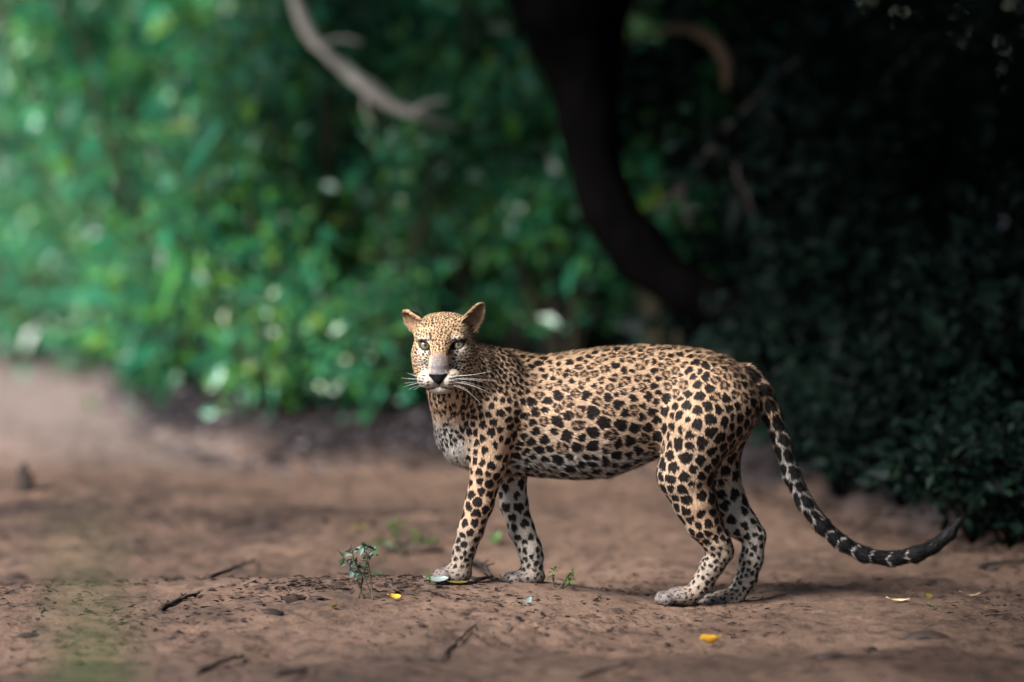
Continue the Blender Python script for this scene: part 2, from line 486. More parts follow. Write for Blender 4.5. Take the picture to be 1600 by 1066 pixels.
# ---- the head, in its own frame (mm: x to the image's right, y towards the camera, z up)
HO = P(689, 541, -.20)
hf = V3((-.11, -1, -.045)); hf /= np.linalg.norm(hf)
hr = V3((1, 0, 0.03)); hr -= hf * hr.dot(hf); hr /= np.linalg.norm(hr)
hu = np.cross(hf, hr); hu = -hu if hu[2] < 0 else hu
HM = np.stack([hr, hf, hu], 1)          # columns
def to_head(p): return (p - HO) @ HM * 1000.0
def from_head(q): return HO + (V3(q) / 1000.0) @ HM.T

EYES = [(-43, 1), (43, 1)]
SLANT = R(25)
EAR = {}
def ear_frame(base, tip, open_dir, roll=0):
    a = V3(tip) - V3(base); L = np.linalg.norm(a); a /= L
    n_ = V3(open_dir); n_ -= a * n_.dot(a); n_ /= np.linalg.norm(n_)
    b_ = np.cross(a, n_)
    return V3(base), a, b_, n_, L
EAR['l'] = ear_frame((-62, -48, 46), (-105, -54, 83), (-.40, .72, -.56))
EAR['r'] = ear_frame((66, -54, 48), (109, -60, 99), (.46, .72, -.50))

def d_ear(q, e):
    b0, a, b_, n_, L = e
    m = np.stack([a, b_, n_], 1)
    w = (q - b0) @ m
    s = np.clip(w[..., 0] / L, 0, 1)
    notch = 1 + .07 * np.sin(w[..., 0] / 7.0) * (w[..., 1] * np.sign(b_[2]) < 0)
    sc = np.stack([w[..., 0], w[..., 1] * notch * (1 + .18 * s), w[..., 2] + 10 * s * s], -1)
    outer = d_ell(sc, np.zeros(3), np.array([L, 33.0, 21.0]))
    inner = d_ell(sc - np.array([-3.0, 0, 7.5]), np.zeros(3), np.array([L * .98, 30.0, 20.5]))
    return np.maximum(outer, -inner)

def smin(a, b, k):
    h = np.clip(.5 + .5 * (b - a) / k, 0, 1)
    return b + (a - b) * h - k * h * (1 - h)

def d_head(p):
    """signed distance (metres) of the head"""
    q = to_head(p)
    E = lambda c, r: d_ell(q, V3(c), V3(r))
    C = lambda a, b, ra, rb: d_cone(q, V3(a), V3(b), ra, rb)
    d = E((0, -78, 12), (68, 80, 68))
    d = smin(d, E((0, -22, -22), (56, 40, 46)), 26)
    for s in (-1, 1):
        d = smin(d, E((s * 30, -64, 29), (41, 54, 46)), 16)
        d = smin(d, E((s * 46, -50, -26), (36, 46, 44)), 22)
        d = smin(d, C((s * 42, -45, -68), (s * 20, 24, -94), 34, 19), 18)
    d = smin(d, C((0, -8, 12), (0, 60, -46), 27, 25), 16)
    for s in (-1, 1):
        d = smin(d, E((s * 38, -6, 21), (25, 17, 9)), 10)
        d = smin(d, E((s * 26.5, 47, -79), (31, 32, 24.5)), 9)
    d = smin(d, E((0, 38, -105), (32, 22, 14)), 12)
    d = smin(d, E((0, 73, -63), (25, 13, 12)), 7)
    d = smin(d, E((0, 77, -74), (13, 10, 14)), 6)
    # mouth line and philtrum
    for s in (-1, 1):
        d = -smin(-d, C((0, 84, -97), (s * 34, 58, -106), 3.5, 4), 3)
        d = -smin(-d, E((s * 11, 90, -70), (4.5, 6, 3.5)), 2)
    d = -smin(-d, C((0, 88, -88), (0, 84, -97), 1.8, 1.8), 2)
    # eye openings, slanting up outwards
    for ex, ez in EYES:
        s = 1 if ex > 0 else -1
        a = s * SLANT
        w = (q - V3((ex, 8, ez))); w = np.stack([w[..., 0] * math.cos(a) + w[..., 2] * math.sin(a), w[..., 1], -w[..., 0] * math.sin(a) + w[..., 2] * math.cos(a)], -1)
        d = -smin(-d, d_ell(w, np.zeros(3), np.array([17.5, 30.0, 10.6])), 3)
    for e in EAR.values():
        d = smin(d, d_ear(q, e), 7)
    return d / 1000.0

def prim_d(pm, p):
    if pm['t'] == 'cone': return d_cone(p, pm['a'], pm['b'], pm['ra'], pm['rb'], pm['sq'])
    if pm['t'] == 'ell': return d_ell(p, pm['c'], pm['r'], pm['rot'])
    return d_trunk(p)

def prim_box(pm):
    if pm['t'] == 'cone':
        r = max(pm['ra'], pm['rb']); return np.minimum(pm['a'], pm['b']) - r, np.maximum(pm['a'], pm['b']) + r
    if pm['t'] == 'ell': return pm['c'] - pm['r'], pm['c'] + pm['r']
    return np.array([_tx[0] - .03, -.14, _tb.min() - .01]), np.array([_tx[-1] + .03, .14, _tt.max() + .01])

HEAD_LO = HO + np.array([-.17, -.13, -.15]); HEAD_HI = HO + np.array([.17, .20, .15])

def seg(parts):
    out = [parts[0][0]]
    for lo, hi, st in parts:
        n_ = max(1, int(round((hi - lo) / st)))
        out += list(np.linspace(lo, hi, n_ + 1)[1:])
    return np.array(out)

hx0, hy0, hz0 = HEAD_LO; hx1, hy1, hz1 = HEAD_HI
FS, CS = .0024, .0052
AX = seg([(hx0, HO[0] + .135, FS), (HO[0] + .135, .70, CS), (.70, 1.23, .0065)])
AY = seg([(hy0, HO[1] + .02, FS), (HO[1] + .02, .15, .0050)])
AZ = seg([(-.035, HO[2] - .135, CS), (HO[2] - .135, hz1, FS)])

def build_field():
    F = np.full((len(AX), len(AY), len(AZ)), .08, dtype=np.float32)
    def window(lo, hi, m):
        s = []
        for A, a, b in zip((AX, AY, AZ), lo - m, hi + m):
            i0 = max(0, np.searchsorted(A, a) - 1); i1 = min(len(A), np.searchsorted(A, b) + 1)
            s.append(slice(i0, i1))
        return tuple(s)
    def pts(s):
        return np.stack(np.meshgrid(AX[s[0]], AY[s[1]], AZ[s[2]], indexing='ij'), -1)
    for pm in PRIMS:
        lo, hi = prim_box(pm)
        s = window(lo, hi, max(.02, pm['k'] * 1.1))
        d = prim_d(pm, pts(s))
        F[s] = smin(F[s], d, pm['k'])
    s = window(HEAD_LO, HEAD_HI, 0)
    d = d_head(pts(s))
    F[s] = smin(F[s], d, .022)
    # carve the openings again where the neck has filled them in
    return F

def surface_nets(F):
    ins = F < 0
    nx_, ny_, nz_ = F.shape
    corners = [(i, j, k) for i in (0, 1) for j in (0, 1) for k in (0, 1)]
    cnt = np.zeros((nx_ - 1, ny_ - 1, nz_ - 1), dtype=np.int8)
    for i, j, k in corners:
        cnt += ins[i:nx_ - 1 + i, j:ny_ - 1 + j, k:nz_ - 1 + k]
    act = (cnt > 0) & (cnt < 8)
    ci, cj, ck = np.nonzero(act)
    vid = np.full(act.shape, -1, dtype=np.int64); vid[ci, cj, ck] = np.arange(len(ci))
    acc = np.zeros((len(ci), 3)); num = np.zeros(len(ci))
    for a in corners:
        for ax in range(3):
            if a[ax] == 1: continue
            b = list(a); b[ax] = 1
            fa = F[ci + a[0], cj + a[1], ck + a[2]]; fb = F[ci + b[0], cj + b[1], ck + b[2]]
            m = (fa < 0) != (fb < 0)
            t = np.where(m, fa / np.where(m, fa - fb, 1), 0)
            pa = np.stack([AX[ci + a[0]], AY[cj + a[1]], AZ[ck + a[2]]], 1)
            pb = np.stack([AX[ci + b[0]], AY[cj + b[1]], AZ[ck + b[2]]], 1)
            acc += np.where(m[:, None], pa + (pb - pa) * t[:, None], 0); num += m
    V = acc / num[:, None]
    Q = []
    for ax in range(3):
        sl0 = [slice(None)] * 3; sl1 = [slice(None)] * 3
        sl0[ax] = slice(0, -1); sl1[ax] = slice(1, None)
        a = ins[tuple(sl0)]; b = ins[tuple(sl1)]
        e = np.nonzero(a != b)
        flip = a[e]
        i, j, k = e
        o1, o2 = [(1, 2), (2, 0), (0, 1)][ax]
        def cell(d1, d2):
            c = [i.copy(), j.copy(), k.copy()]
            c[o1] = c[o1] - d1; c[o2] = c[o2] - d2
            ok = (c[0] >= 0) & (c[1] >= 0) & (c[2] >= 0) & (c[0] < nx_ - 1) & (c[1] < ny_ - 1) & (c[2] < nz_ - 1)
            return np.where(ok, vid[np.clip(c[0], 0, nx_ - 2), np.clip(c[1], 0, ny_ - 2), np.clip(c[2], 0, nz_ - 2)], -1)
        q = np.stack([cell(1, 1), cell(0, 1), cell(0, 0), cell(1, 0)], 1)
        q = np.where(flip[:, None], q, q[:, ::-1])
        Q.append(q[(q >= 0).all(1)])
    return V, np.concatenate(Q)

BV, BQ = surface_nets(build_field())

def vert_normals(V, Q):
    n_ = np.cross(V[Q[:, 2]] - V[Q[:, 0]], V[Q[:, 3]] - V[Q[:, 1]])
    out = np.zeros_like(V)
    for c in range(4):
        for k in range(3):
            out[:, k] += np.bincount(Q[:, c], n_[:, k], len(V))
    return out / (np.linalg.norm(out, axis=1)[:, None] + 1e-12)

# a light relaxation takes the grid's terracing out
_e = np.concatenate([BQ[:, [0, 1]], BQ[:, [1, 2]], BQ[:, [2, 3]], BQ[:, [3, 0]]])
for _ in range(2):
    s_ = np.zeros_like(BV); c_ = np.bincount(_e[:, 0], minlength=len(BV)) + np.bincount(_e[:, 1], minlength=len(BV))
    for k in range(3):
        s_[:, k] = np.bincount(_e[:, 0], BV[_e[:, 1], k], len(BV)) + np.bincount(_e[:, 1], BV[_e[:, 0], k], len(BV))
    BV = BV + 0.5 * (s_ / c_[:, None] - BV)
BN = vert_normals(BV, BQ)
# ------------------------------------------------------------------ the leopard: coat
RNG = np.random.RandomState(7)
REGS = ['trunk', 'shoulder', 'neck', 'chest', 'foreup', 'nfore', 'ffore', 'thigh', 'nhind', 'fhind', 'nmeta', 'fmeta', 'tail', 'npaw', 'fpaw', 'head']
RI = {r: i for i, r in enumerate(REGS)}
ZPX = lambda py: P(800, py, 0)[2]
XPX = lambda px: P(px, 640, 0)[0]

def classify(p):
    """region weights and the direction in which the hair lies"""
    n_ = len(p)
    W = np.zeros((n_, len(REGS))); FL = np.zeros((n_, 3))
    for pm in PRIMS:
        lo, hi = prim_box(pm)
        m = np.nonzero(((p > lo - .06) & (p < hi + .06)).all(1))[0]
        if not len(m): continue
        w = np.exp(-np.clip(prim_d(pm, p[m]), -.02, .5) / .009)
        W[m, RI[pm['reg']]] += w
        FL[m] += w[:, None] * pm['flow']
    m = np.nonzero(((p > HEAD_LO) & (p < HEAD_HI)).all(1))[0]
    if len(m):
        w = np.exp(-np.clip(d_head(p[m]), -.02, .5) / .007) * 2.2
        W[m, RI['head']] += w
        q = to_head(p[m])
        rad = q - V3((0, 96, -62))
        rad[:, 1] -= 25
        rad /= np.linalg.norm(rad, axis=1)[:, None]
        # the ears comb towards their tips
        for e in EAR.values():
            de = np.exp(-np.clip(d_ear(q, e), 0, 60) / 6)[:, None]
            far = smooth01(((q - e[0]) @ e[1] + 2) / 20)[:, None]
            rad = rad * (1 - de * far) + e[1] * de * far
        FL[m] += w[:, None] * (rad @ HM.T)
    W /= W.sum(1)[:, None] + 1e-12
    FL /= np.linalg.norm(FL, axis=1)[:, None] + 1e-12
    return W, FL

def tail_param(p):
    best = np.full(len(p), 1e9); t = np.zeros(len(p)); off = np.zeros((len(p), 3)); tan = np.zeros((len(p), 3))
    L = np.concatenate([[0], np.cumsum(np.linalg.norm(np.diff(TAILP, axis=0), axis=1))])
    for i in range(len(TAILP) - 1):
        a, b = TAILP[i], TAILP[i + 1]; ab = b - a
        h = np.clip(((p - a) @ ab) / (ab @ ab), 0, 1)
        o = p - (a + h[:, None] * ab); d = np.linalg.norm(o, axis=1)
        m = d < best
        best[m] = d[m]; t[m] = L[i] + h[m] * (L[i + 1] - L[i]); off[m] = o[m]; tan[m] = ab / np.linalg.norm(ab)
    return t, off, tan, L[-1]

def spacing(p, W, n):
    """least distance between neighbouring spots, mm"""
    s = np.zeros(len(p))
    lo = smooth01((ZPX(600) - p[:, 2]) / .10)            # 0 on the back, 1 on the lower flank
    front = smooth01((XPX(880) - p[:, 0]) / .14)
    tr = 25 + 8.5 * lo
    tr = tr * (1 - .24 * front)
    low = lambda z0, z1: smooth01((ZPX(z0) - p[:, 2]) / (ZPX(z0) - ZPX(z1)))
    val = {'trunk': tr, 'shoulder': 15.5 + 4 * low(600, 690), 'neck': 11.5, 'chest': 17.5, 'foreup': 21, 'nfore': 24 - 9 * low(790, 880), 'ffore': 27 - 11 * low(800, 880),
           'thigh': 26 + 7 * low(600, 690), 'nhind': 29 - 10 * low(760, 850), 'fhind': 32 - 11 * low(760, 850), 'nmeta': 14.0, 'fmeta': 15.0, 'tail': 24,
           'npaw': 9.5, 'fpaw': 11, 'head': 8.0}
    for r, v in val.items():
        s += W[:, RI[r]] * v
    return s

SV_W, SV_F = classify(BV)

def lay_spots():
    S = spacing(BV, SV_W, BN) / 1000.0
    order = RNG.permutation(len(BV))
    # regions without scattered spots: tail (banded) and the front of the face
    q = to_head(BV)
    hw = SV_W[:, RI['head']]
    eye = np.minimum(np.hypot((q[:, 0] - 43) / 24, (q[:, 2] - 0) / 17), np.hypot((q[:, 0] + 43) / 24, (q[:, 2] - 0) / 17)) < 1
    muz = (np.abs(q[:, 0]) < 30) & (q[:, 2] < -18) & (q[:, 1] > 8)
    mz2 = (q[:, 1] > 30) & (q[:, 2] < -55)
    earm = np.zeros(len(BV), bool)
    for e in EAR.values():
        earm |= ((q - e[0]) @ e[1] > 4) & (d_ear(q, e) < 6)
    skip = (hw > .5) & (eye | muz | mz2 | earm)
    skip |= SV_W[:, RI['tail']] > .6
    thr = (BV[:, 0] < XPX(722)) & (BV[:, 2] < ZPX(612)) & (BV[:, 2] > ZPX(662)) & (BN[:, 1] < .3) & (SV_W[:, RI['head']] < .5)
    skip |= thr & (RNG.rand(len(BV)) > .02)
    keep = (RNG.rand(len(BV)) < np.clip(.9 - (S - .012) / .03, .30, .9)) & ~skip
    acc = []; ids = []; cells = ({}, {})
    GS = (.014, .042)                       # a fine hash for small spots, a coarse one for large
    PL = BV.tolist(); SL = S.tolist()
    for i, small in [(i, 1.0) for i in order] + [(i, .62) for i in order]:     # large spots first, then small ones in the gaps
        if not keep[i]: continue
        x, y, z = PL[i]; s = SL[i] * small; ok = True
        mul = 1.0 if small == 1.0 else .98
        if small < 1 and REGS[int(np.argmax(SV_W[i]))] in ('nfore', 'ffore', 'foreup', 'nhind', 'fhind', 'nmeta', 'fmeta', 'npaw', 'fpaw'): continue
        if small < 1 and SV_W[i, RI['chest']] + SV_W[i, RI['neck']] > .5 and x < XPX(745): continue
        for G, cell in zip(GS, cells):
            rch = .5 * (s + (.0135 if G < .02 else .042))
            kx0, kx1 = int((x - rch) // G), int((x + rch) // G); ky0, ky1 = int((y - rch) // G), int((y + rch) // G); kz0, kz1 = int((z - rch) // G), int((z + rch) // G)
            for kx in range(kx0, kx1 + 1):
                for ky in range(ky0, ky1 + 1):
                    for kz in range(kz0, kz1 + 1):
                        for (ax_, ay_, az_, as_) in cell.get((kx, ky, kz), ()):
                            lim = .5 * (s + as_) * mul
                            if (ax_ - x) ** 2 + (ay_ - y) ** 2 + (az_ - z) ** 2 < lim * lim:
                                ok = False; break
                        if not ok: break
                    if not ok: break
                if not ok: break
            if not ok: break
        if ok:
            w_ = 0 if s < .0135 else 1
            G = GS[w_]
            cells[w_].setdefault((int(x // G), int(y // G), int(z // G)), []).append((x, y, z, s))
            acc.append((x, y, z, s)); ids.append(i)
    acc = np.array(acc)
    return acc[:, :3], acc[:, 3], np.array(ids)

SP_P, SP_S, SP_I = lay_spots()

def lerp(a, b, t):
    return a + (np.asarray(b) - a) * t[:, None]

TAN = V3((.65, .43, .285)); TOP = V3((.60, .385, .23)); CREAM = V3((.68, .53, .41)); WHITE = V3((.64, .60, .56)); GREY = V3((.34, .325, .33))
BLACK = V3((.0055, .0055, .007)); ROSE = V3((.30, .165, .085))

def coat(p, n, W, FL):
    """albedo of the coat at points p"""
    N = len(p)
    q = to_head(p)
    wr = lambda r: W[:, RI[r]]
    c = np.tile(TAN, (N, 1))
    c = lerp(c, TOP, smooth01((n[:, 2] - .15) / .7) * .8)
    flank = smooth01((ZPX(640) - p[:, 2]) / .10) * (wr('trunk') + wr('chest') + wr('thigh') * .35)
    c = lerp(c, CREAM, flank * .65)
    under = (wr('trunk') + wr('chest') + wr('thigh') * .4) * smooth01((-n[:, 2] - .10) / .55) * smooth01((ZPX(690) - p[:, 2]) / .05)
    c = lerp(c, WHITE, np.clip(under * 1.2, 0, 1) * .9)
    fr = (wr('chest') + wr('neck')) * smooth01((XPX(755) - p[:, 0]) / .09) * smooth01((ZPX(632) - p[:, 2]) / .09)
    c = lerp(c, WHITE, np.clip(fr * 1.4, 0, 1) * .9)
    inner = (wr('ffore') + wr('fhind') + wr('fmeta')) * smooth01((.35 - n[:, 1]) / .5)
    c = lerp(c, V3((.50, .445, .39)), np.clip(inner, 0, 1) * .95)
    grey = (wr('nfore') * smooth01((ZPX(800) - p[:, 2]) / .08) * .75 + wr('nmeta') * .8 + wr('nhind') * smooth01((ZPX(830) - p[:, 2]) / .05) * .3)
    c = lerp(c, V3((.40, .335, .28)), np.clip(grey * 1.1, 0, 1))
    c = lerp(c, V3((.18, .165, .165)), np.clip(wr('npaw') + wr('fpaw'), 0, 1) * .9)
    frontedge = wr('nhind') * smooth01((-n[:, 0] - .55) / .3)
    c = lerp(c, WHITE, frontedge * .6)
    # back of the thighs is darker
    thigh_dark = (wr('thigh') + wr('nhind')) * smooth01((n[:, 0] - .55) / .3) * smooth01((ZPX(690) - p[:, 2]) / .06)
    c = lerp(c, V3((.16, .11, .08)), np.clip(thigh_dark, 0, 1) * .8)
    # --- scattered spots
    ink = np.zeros(N); rose = np.zeros(N)
    pj = p + .0011 * np.stack([noise3(p, 160, s) for s in (51, 52, 53)], -1) + .0036 * np.stack([noise3(p, 75, s) for s in (61, 62, 63)], -1)
    BIN = .012
    key = np.floor(pj[:, 0] / BIN) * 10 + pj[:, 2]
    o = np.argsort(key); ks = key[o]
    def local(k, reach):
        """points near spot k and their offsets"""
        sp = SP_P[k]
        b0 = math.floor((sp[0] - reach) / BIN); b1 = math.floor((sp[0] + reach) / BIN)
        bb = np.arange(b0, b1 + 1) * 10.0
        i0 = np.searchsorted(ks, bb + sp[2] - reach); i1 = np.searchsorted(ks, bb + sp[2] + reach)
        m = np.concatenate([o[u_:v_] for u_, v_ in zip(i0, i1)])
        d = pj[m] - sp
        near = np.abs(d[:, 1]) < reach
        return m[near], d[near]
    # first pass: distance to the nearest and second nearest spot (leaves the pale net between neighbours)
    D1 = np.full(N, 1.0); D2 = np.full(N, 1.0)
    for k in range(len(SP_P)):
        m, d = local(k, SP_S[k] * 1.25)
        if not len(m): continue
        dd = np.linalg.norm(d, axis=1)
        d1 = D1[m]; less = dd < d1
        D2[m] = np.where(less, d1, np.minimum(D2[m], dd)); D1[m] = np.minimum(d1, dd)
    SEP = D2 - D1
    rs = np.random.RandomState(3)
    for k in range(len(SP_P)):
        sp = SP_P[k]; i = SP_I[k]; s = SP_S[k]
        w = SV_W[i]; reg = REGS[int(np.argmax(w))]
        fill = {'trunk': .66, 'shoulder': .64, 'neck': .64, 'chest': .25, 'foreup': .58, 'thigh': .66, 'nhind': .66, 'fhind': .56, 'nmeta': .52, 'fmeta': .56, 'nfore': .60, 'ffore': .56, 'npaw': .42, 'fpaw': .48, 'head': .60}.get(reg, .4)
        if reg == 'trunk': fill -= .10 * float(1 - smooth01(np.array((ZPX(585) - sp[2]) / .09)))
        r0 = s * fill * rs.uniform(.78, 1.10)
        el = rs.uniform(1.0, 1.35) if reg not in ('head', 'neck', 'shoulder') else rs.uniform(1.2, 2.0)
        ph = rs.uniform(0, 6.28, 4); am = rs.uniform(.5, 1, 4)
        gate = rs.uniform(); jit = rs.normal(0, .35)
        m, d = local(k, r0 * 2)
        if not len(m): continue
        nn = BN[i]; f = SV_F[i] - nn * SV_F[i].dot(nn); f /= np.linalg.norm(f) + 1e-9
        g = np.cross(nn, f)
        f, g = f * math.cos(jit) + g * math.sin(jit), g * math.cos(jit) - f * math.sin(jit)
        u = (d @ f) / el * 1.12; v = (d @ g) * 1.06
        dn = np.abs(d @ nn) * .5
        rr = np.sqrt(u * u + v * v + dn * dn) / r0
        th = np.arctan2(v, u)
        edge = 1 + .12 * am[0] * np.cos(2 * th + ph[0]) + .13 * am[1] * np.cos(3 * th + ph[1]) + .09 * am[2] * np.cos(5 * th + ph[2])
        e = rr / edge
        high = 1 - smooth01(np.array((ZPX(585) - sp[2]) / .09))
        prob = 0
        if reg in ('trunk', 'thigh', 'shoulder') and s > .020:
            prob = (.25 + .45 * high) if reg == 'trunk' else (.06 + .60 * high)
        soft = .0012 / r0
        gapw = s * (.12 if reg in ('thigh', 'trunk', 'nhind', 'foreup', 'nfore') else .09)
        own = smooth01((SEP[m] - gapw) / .002)
        if gate < prob:
            e = e / 1.10
            ring = smooth01((1 - e) / soft) * smooth01((e - .22 - .13 * np.cos(4 * th + ph[3])) / .12)
            gap = np.cos(th * (2 if ph[0] > 3 else 3) + ph[3] * 2) > (.80 if ph[2] > 3 else .93)
            ring = np.where(gap, ring * .2, ring)
            ink[m] = np.maximum(ink[m], ring * own * .95)
            rose[m] = np.maximum(rose[m], smooth01((.8 - e) / .2) * .5)
        else:
            ink[m] = np.maximum(ink[m], smooth01((1 - e) / soft) * own * (.98 if reg != 'head' else .95))
    # --- chest collars
    zz = p[:, 2]; cw = wr('neck') + wr('chest') * .8 + wr('head') * .2
    for (pts_, wd) in ([[(679, 634), (688, 640), (697, 638)], 2.0], [[(701, 653), (714, 645), (727, 632)], 2.6], [[(733, 624), (740, 612)], 2.4], [[(704, 630), (711, 627)], 1.8]):
        sm = np.array([(P(*s_, -.1)[0], P(*s_, -.1)[2]) for s_ in spline(pts_, 24)])
        dd = np.min(np.hypot(pj[:, None, 0] - sm[None, :, 0], pj[:, None, 2] - sm[None, :, 1]), 1) if N < 2000 else None
        if dd is None:
            box = np.nonzero((pj[:, 0] > sm[:, 0].min() - .02) & (pj[:, 0] < sm[:, 0].max() + .02) & (pj[:, 2] > sm[:, 1].min() - .02) & (pj[:, 2] < sm[:, 1].max() + .02) & (n[:, 1] < .2) & (cw > .3))[0]
            dd = np.min(np.hypot(pj[box, None, 0] - sm[None, :, 0], pj[box, None, 2] - sm[None, :, 1]), 1)
            brk = noise3(p[box], 70, 77) > -.45
            ink[box] = np.maximum(ink[box], smooth01((wd * SC - dd) / .002) * brk * .95)
    c = lerp(c, ROSE, rose)
    # --- tail: pale below, black saddles and rings, black tip
    tw = wr('tail')
    mt = np.nonzero(tw > .02)[0]
    if len(mt):
        t, off, tan, TL = tail_param(p[mt])
        up = np.cross(tan, V3((0, 1, 0))); up = np.where((up[:, 2:3] < 0), -up, up); 
        up = np.where(np.abs(up[:, 2:3]) < .25, np.abs(up) * np.array([1, 1, 1]), up)
        on = off / (np.linalg.norm(off, axis=1)[:, None] + 1e-9)
        side = V3((0, 1, 0))
        ang = np.arctan2(on @ side, (on * up).sum(1))        # 0: upper side
        base = lerp(np.tile(TAN, (len(mt), 1)), V3((.46, .42, .385)), smooth01((t - .08) / .16))
        base = lerp(base, WHITE, smooth01((np.abs(ang) - 1.6) / .8) * .5)
        per = .036 + .016 * smooth01((t - .1) / .3)
        ph_ = t / .046 + .25 * noise3(p[mt], 30, 91)
        row = np.floor((ang + math.pi) / (math.pi / 2.5))
        f_ = np.mod(ph_ + .5 * np.mod(row, 2) * (t < .42) + .12 * np.sin(ang * 3), 1.0)
        fa = np.mod((ang + math.pi) / (math.pi / 2.5), 1.0)
        blot = ((f_ - .5) / .455) ** 2 + np.where(t < .42, ((fa - .5) / .50) ** 2, ((np.abs(ang)) / 3.2) ** 6) < 1
        ring2 = smooth01((t - .42) / .1)
        ik = np.where(blot, .97, 0.0)
        ik = np.maximum(ik, (np.abs(ang) < .55) * smooth01((t - .12) / .1) * .9)
        ik = np.maximum(ik, smooth01((t - TL * .80) / .03) * .98)
        c[mt] = lerp(c[mt], base, np.clip(tw[mt][:, None] * 1.6, 0, 1)[:, 0])[:] if False else c[mt] + (base - c[mt]) * np.clip(tw[mt] * 1.6, 0, 1)[:, None]
        ink[mt] = np.maximum(ink[mt] * (1 - tw[mt]), ik * smooth01((tw[mt] - .25) / .3))
    # --- face
    hm = np.nonzero(wr('head') > .15)[0]
    if len(hm):
        hw = smooth01((wr('head')[hm] - .2) / .4)
        qh = q[hm] + .8 * np.stack([noise3(p[hm], 220, s) for s in (71, 72, 73)], -1)
        x, y, z = qh.T; ax = np.abs(x)
        fc = np.tile(V3((.62, .40, .23)), (len(hm), 1))
        fc = lerp(fc, V3((.62, .42, .24)), smooth01((ax - 25) / 40) * .5)
        pale = np.zeros(len(hm))
        def blob(cx, cz, rx, rz, s=.45):
            return smooth01((1 - np.hypot((ax - cx) / rx, (z - cz) / rz)) / s)
        wht = np.maximum.reduce([blob(46, -14, 30, 12, .6), .62 * blob(46, 20, 32, 16, .9), .75 * blob(40, -42, 44, 34, .9), blob(24, -80, 38, 28, .6), blob(0, -115, 36, 22, .3)])
        wht = wht * smooth01((y + 62) / 30)
        fc = lerp(fc, V3((.66, .62, .58)), wht * .80)
        sides = smooth01((ax - 58) / 18) * smooth01((-z - 20) / 30)
        fc = lerp(fc, V3((.55, .38, .22)), sides * .7)
        # grey bare bridge
        br = smooth01((25.0 - ax + (z + 60) * -.14) / 9) * smooth01((-z - 6) / 18) * smooth01((z + 70) / 4) * smooth01((y - 10) / 10)
        fc = lerp(fc, V3((.135, .145, .19)), br * .95 * (.8 + .2 * noise3(p[hm], 300, 87)))
        c[hm] = c[hm] + (fc - c[hm]) * hw[:, None]
        ik = ink[hm].copy()
        ik *= 1 - np.clip(br * 1.2, 0, 1)
        front = smooth01((y + 40) / 20)
        # nose leather
        nose = smooth01((26 - ax - np.clip(-(z + 68), 0, 40) * .85) / 2.5) * smooth01((-z - 61.5 - .10 * ax * (ax < 14)) / 2.5) * smooth01((z + 93) / 2) * smooth01((y - 58) / 6)
        ik = np.maximum(ik, nose * .995)
        # eye rims with tear marks
        for ex, ez in EYES:
            s = 1 if ex > 0 else -1
            a = s * SLANT
            dx = (x - ex) ; dz = z - ez
            u = dx * math.cos(a) + dz * math.sin(a); v = -dx * math.sin(a) + dz * math.cos(a)
            rim = smooth01((1 - np.hypot(u / 20.0, v / 12.6)) / .10)
            rim = np.maximum(rim, smooth01((3.0 - np.abs(v - 11.5 + .020 * u * u)) / 1.5) * smooth01((20 - np.abs(u)) / 4))
            rim = np.maximum(rim, smooth01((2.2 - np.abs(v - .5)) / 1.2) * smooth01((u * s - 14) / 3) * smooth01((29 - u * s) / 4))
            ik = np.maximum(ik, rim * front * .97)
            tear = smooth01((3.6 - np.abs((dx * s + 18) - (dz + 12) * .25)) / 2) * smooth01((dz + 24) / 4) * smooth01((-dz - 3) / 4)
            ik = np.maximum(ik, tear * front * .93)
            brow = smooth01((3.4 - np.abs(dx * s + 19 - (dz - 20) * .15)) / 2) * smooth01((dz - 12) / 4) * smooth01((37 - dz) / 5)
            ik = np.maximum(ik, brow * front * .9)
            lidl = smooth01((2.0 - np.abs(np.hypot((dx - 4 * s) / 27, (dz + 2) / 20) - 1) * 22) / 1.5) * smooth01((dz - 2) / 5) * (noise3(p[hm], 170, 81) > -.15)
            ik = np.maximum(ik, lidl * front * .75)
        # whisker rows, mouth and lip corners
        for zr, x0, x1, wd in ((-69, 28, 46, 1.8), (-76, 24, 52, 2.5), (-83.5, 20, 54, 2.7), (-91, 22, 52, 2.3)):
            dash = noise3(np.stack([x * .16, z * 0, z * 0], -1), 1.0, int(-zr)) > -.35
            ik = np.maximum(ik, smooth01((wd - np.abs(z - zr + (ax - 30) * -.12)) / 1.2) * smooth01((ax - x0) / 3) * smooth01((x1 - ax) / 5) * smooth01((y - 12) / 10) * dash * .9)
        mouth = smooth01((2.6 - np.abs(z + 96 + ax * .30)) / 1.4) * (ax < 42) * smooth01((y - 20) / 10)
        ik = np.maximum(ik, mouth * .92)
        ik = np.maximum(ik, smooth01((1.6 - ax) / .8) * smooth01((-z - 86) / 2) * smooth01((z + 99) / 2) * smooth01((y - 50) / 6) * .95)
        corner = smooth01((1 - np.hypot((ax - 41) / 9, (z + 104) / 7)) / .4) * smooth01((y - 5) / 10)
        ik = np.maximum(ik, corner * .8)
        jawl = smooth01((1.8 - np.abs(z + 127 - ax * .10)) / 1.2) * (ax < 34) * (noise3(p[hm], 150, 83) > -.2)
        ik = np.maximum(ik, jawl * .6 * smooth01((y - 10) / 10))
        ink[hm] = ink[hm] * (1 - hw) + ik * hw
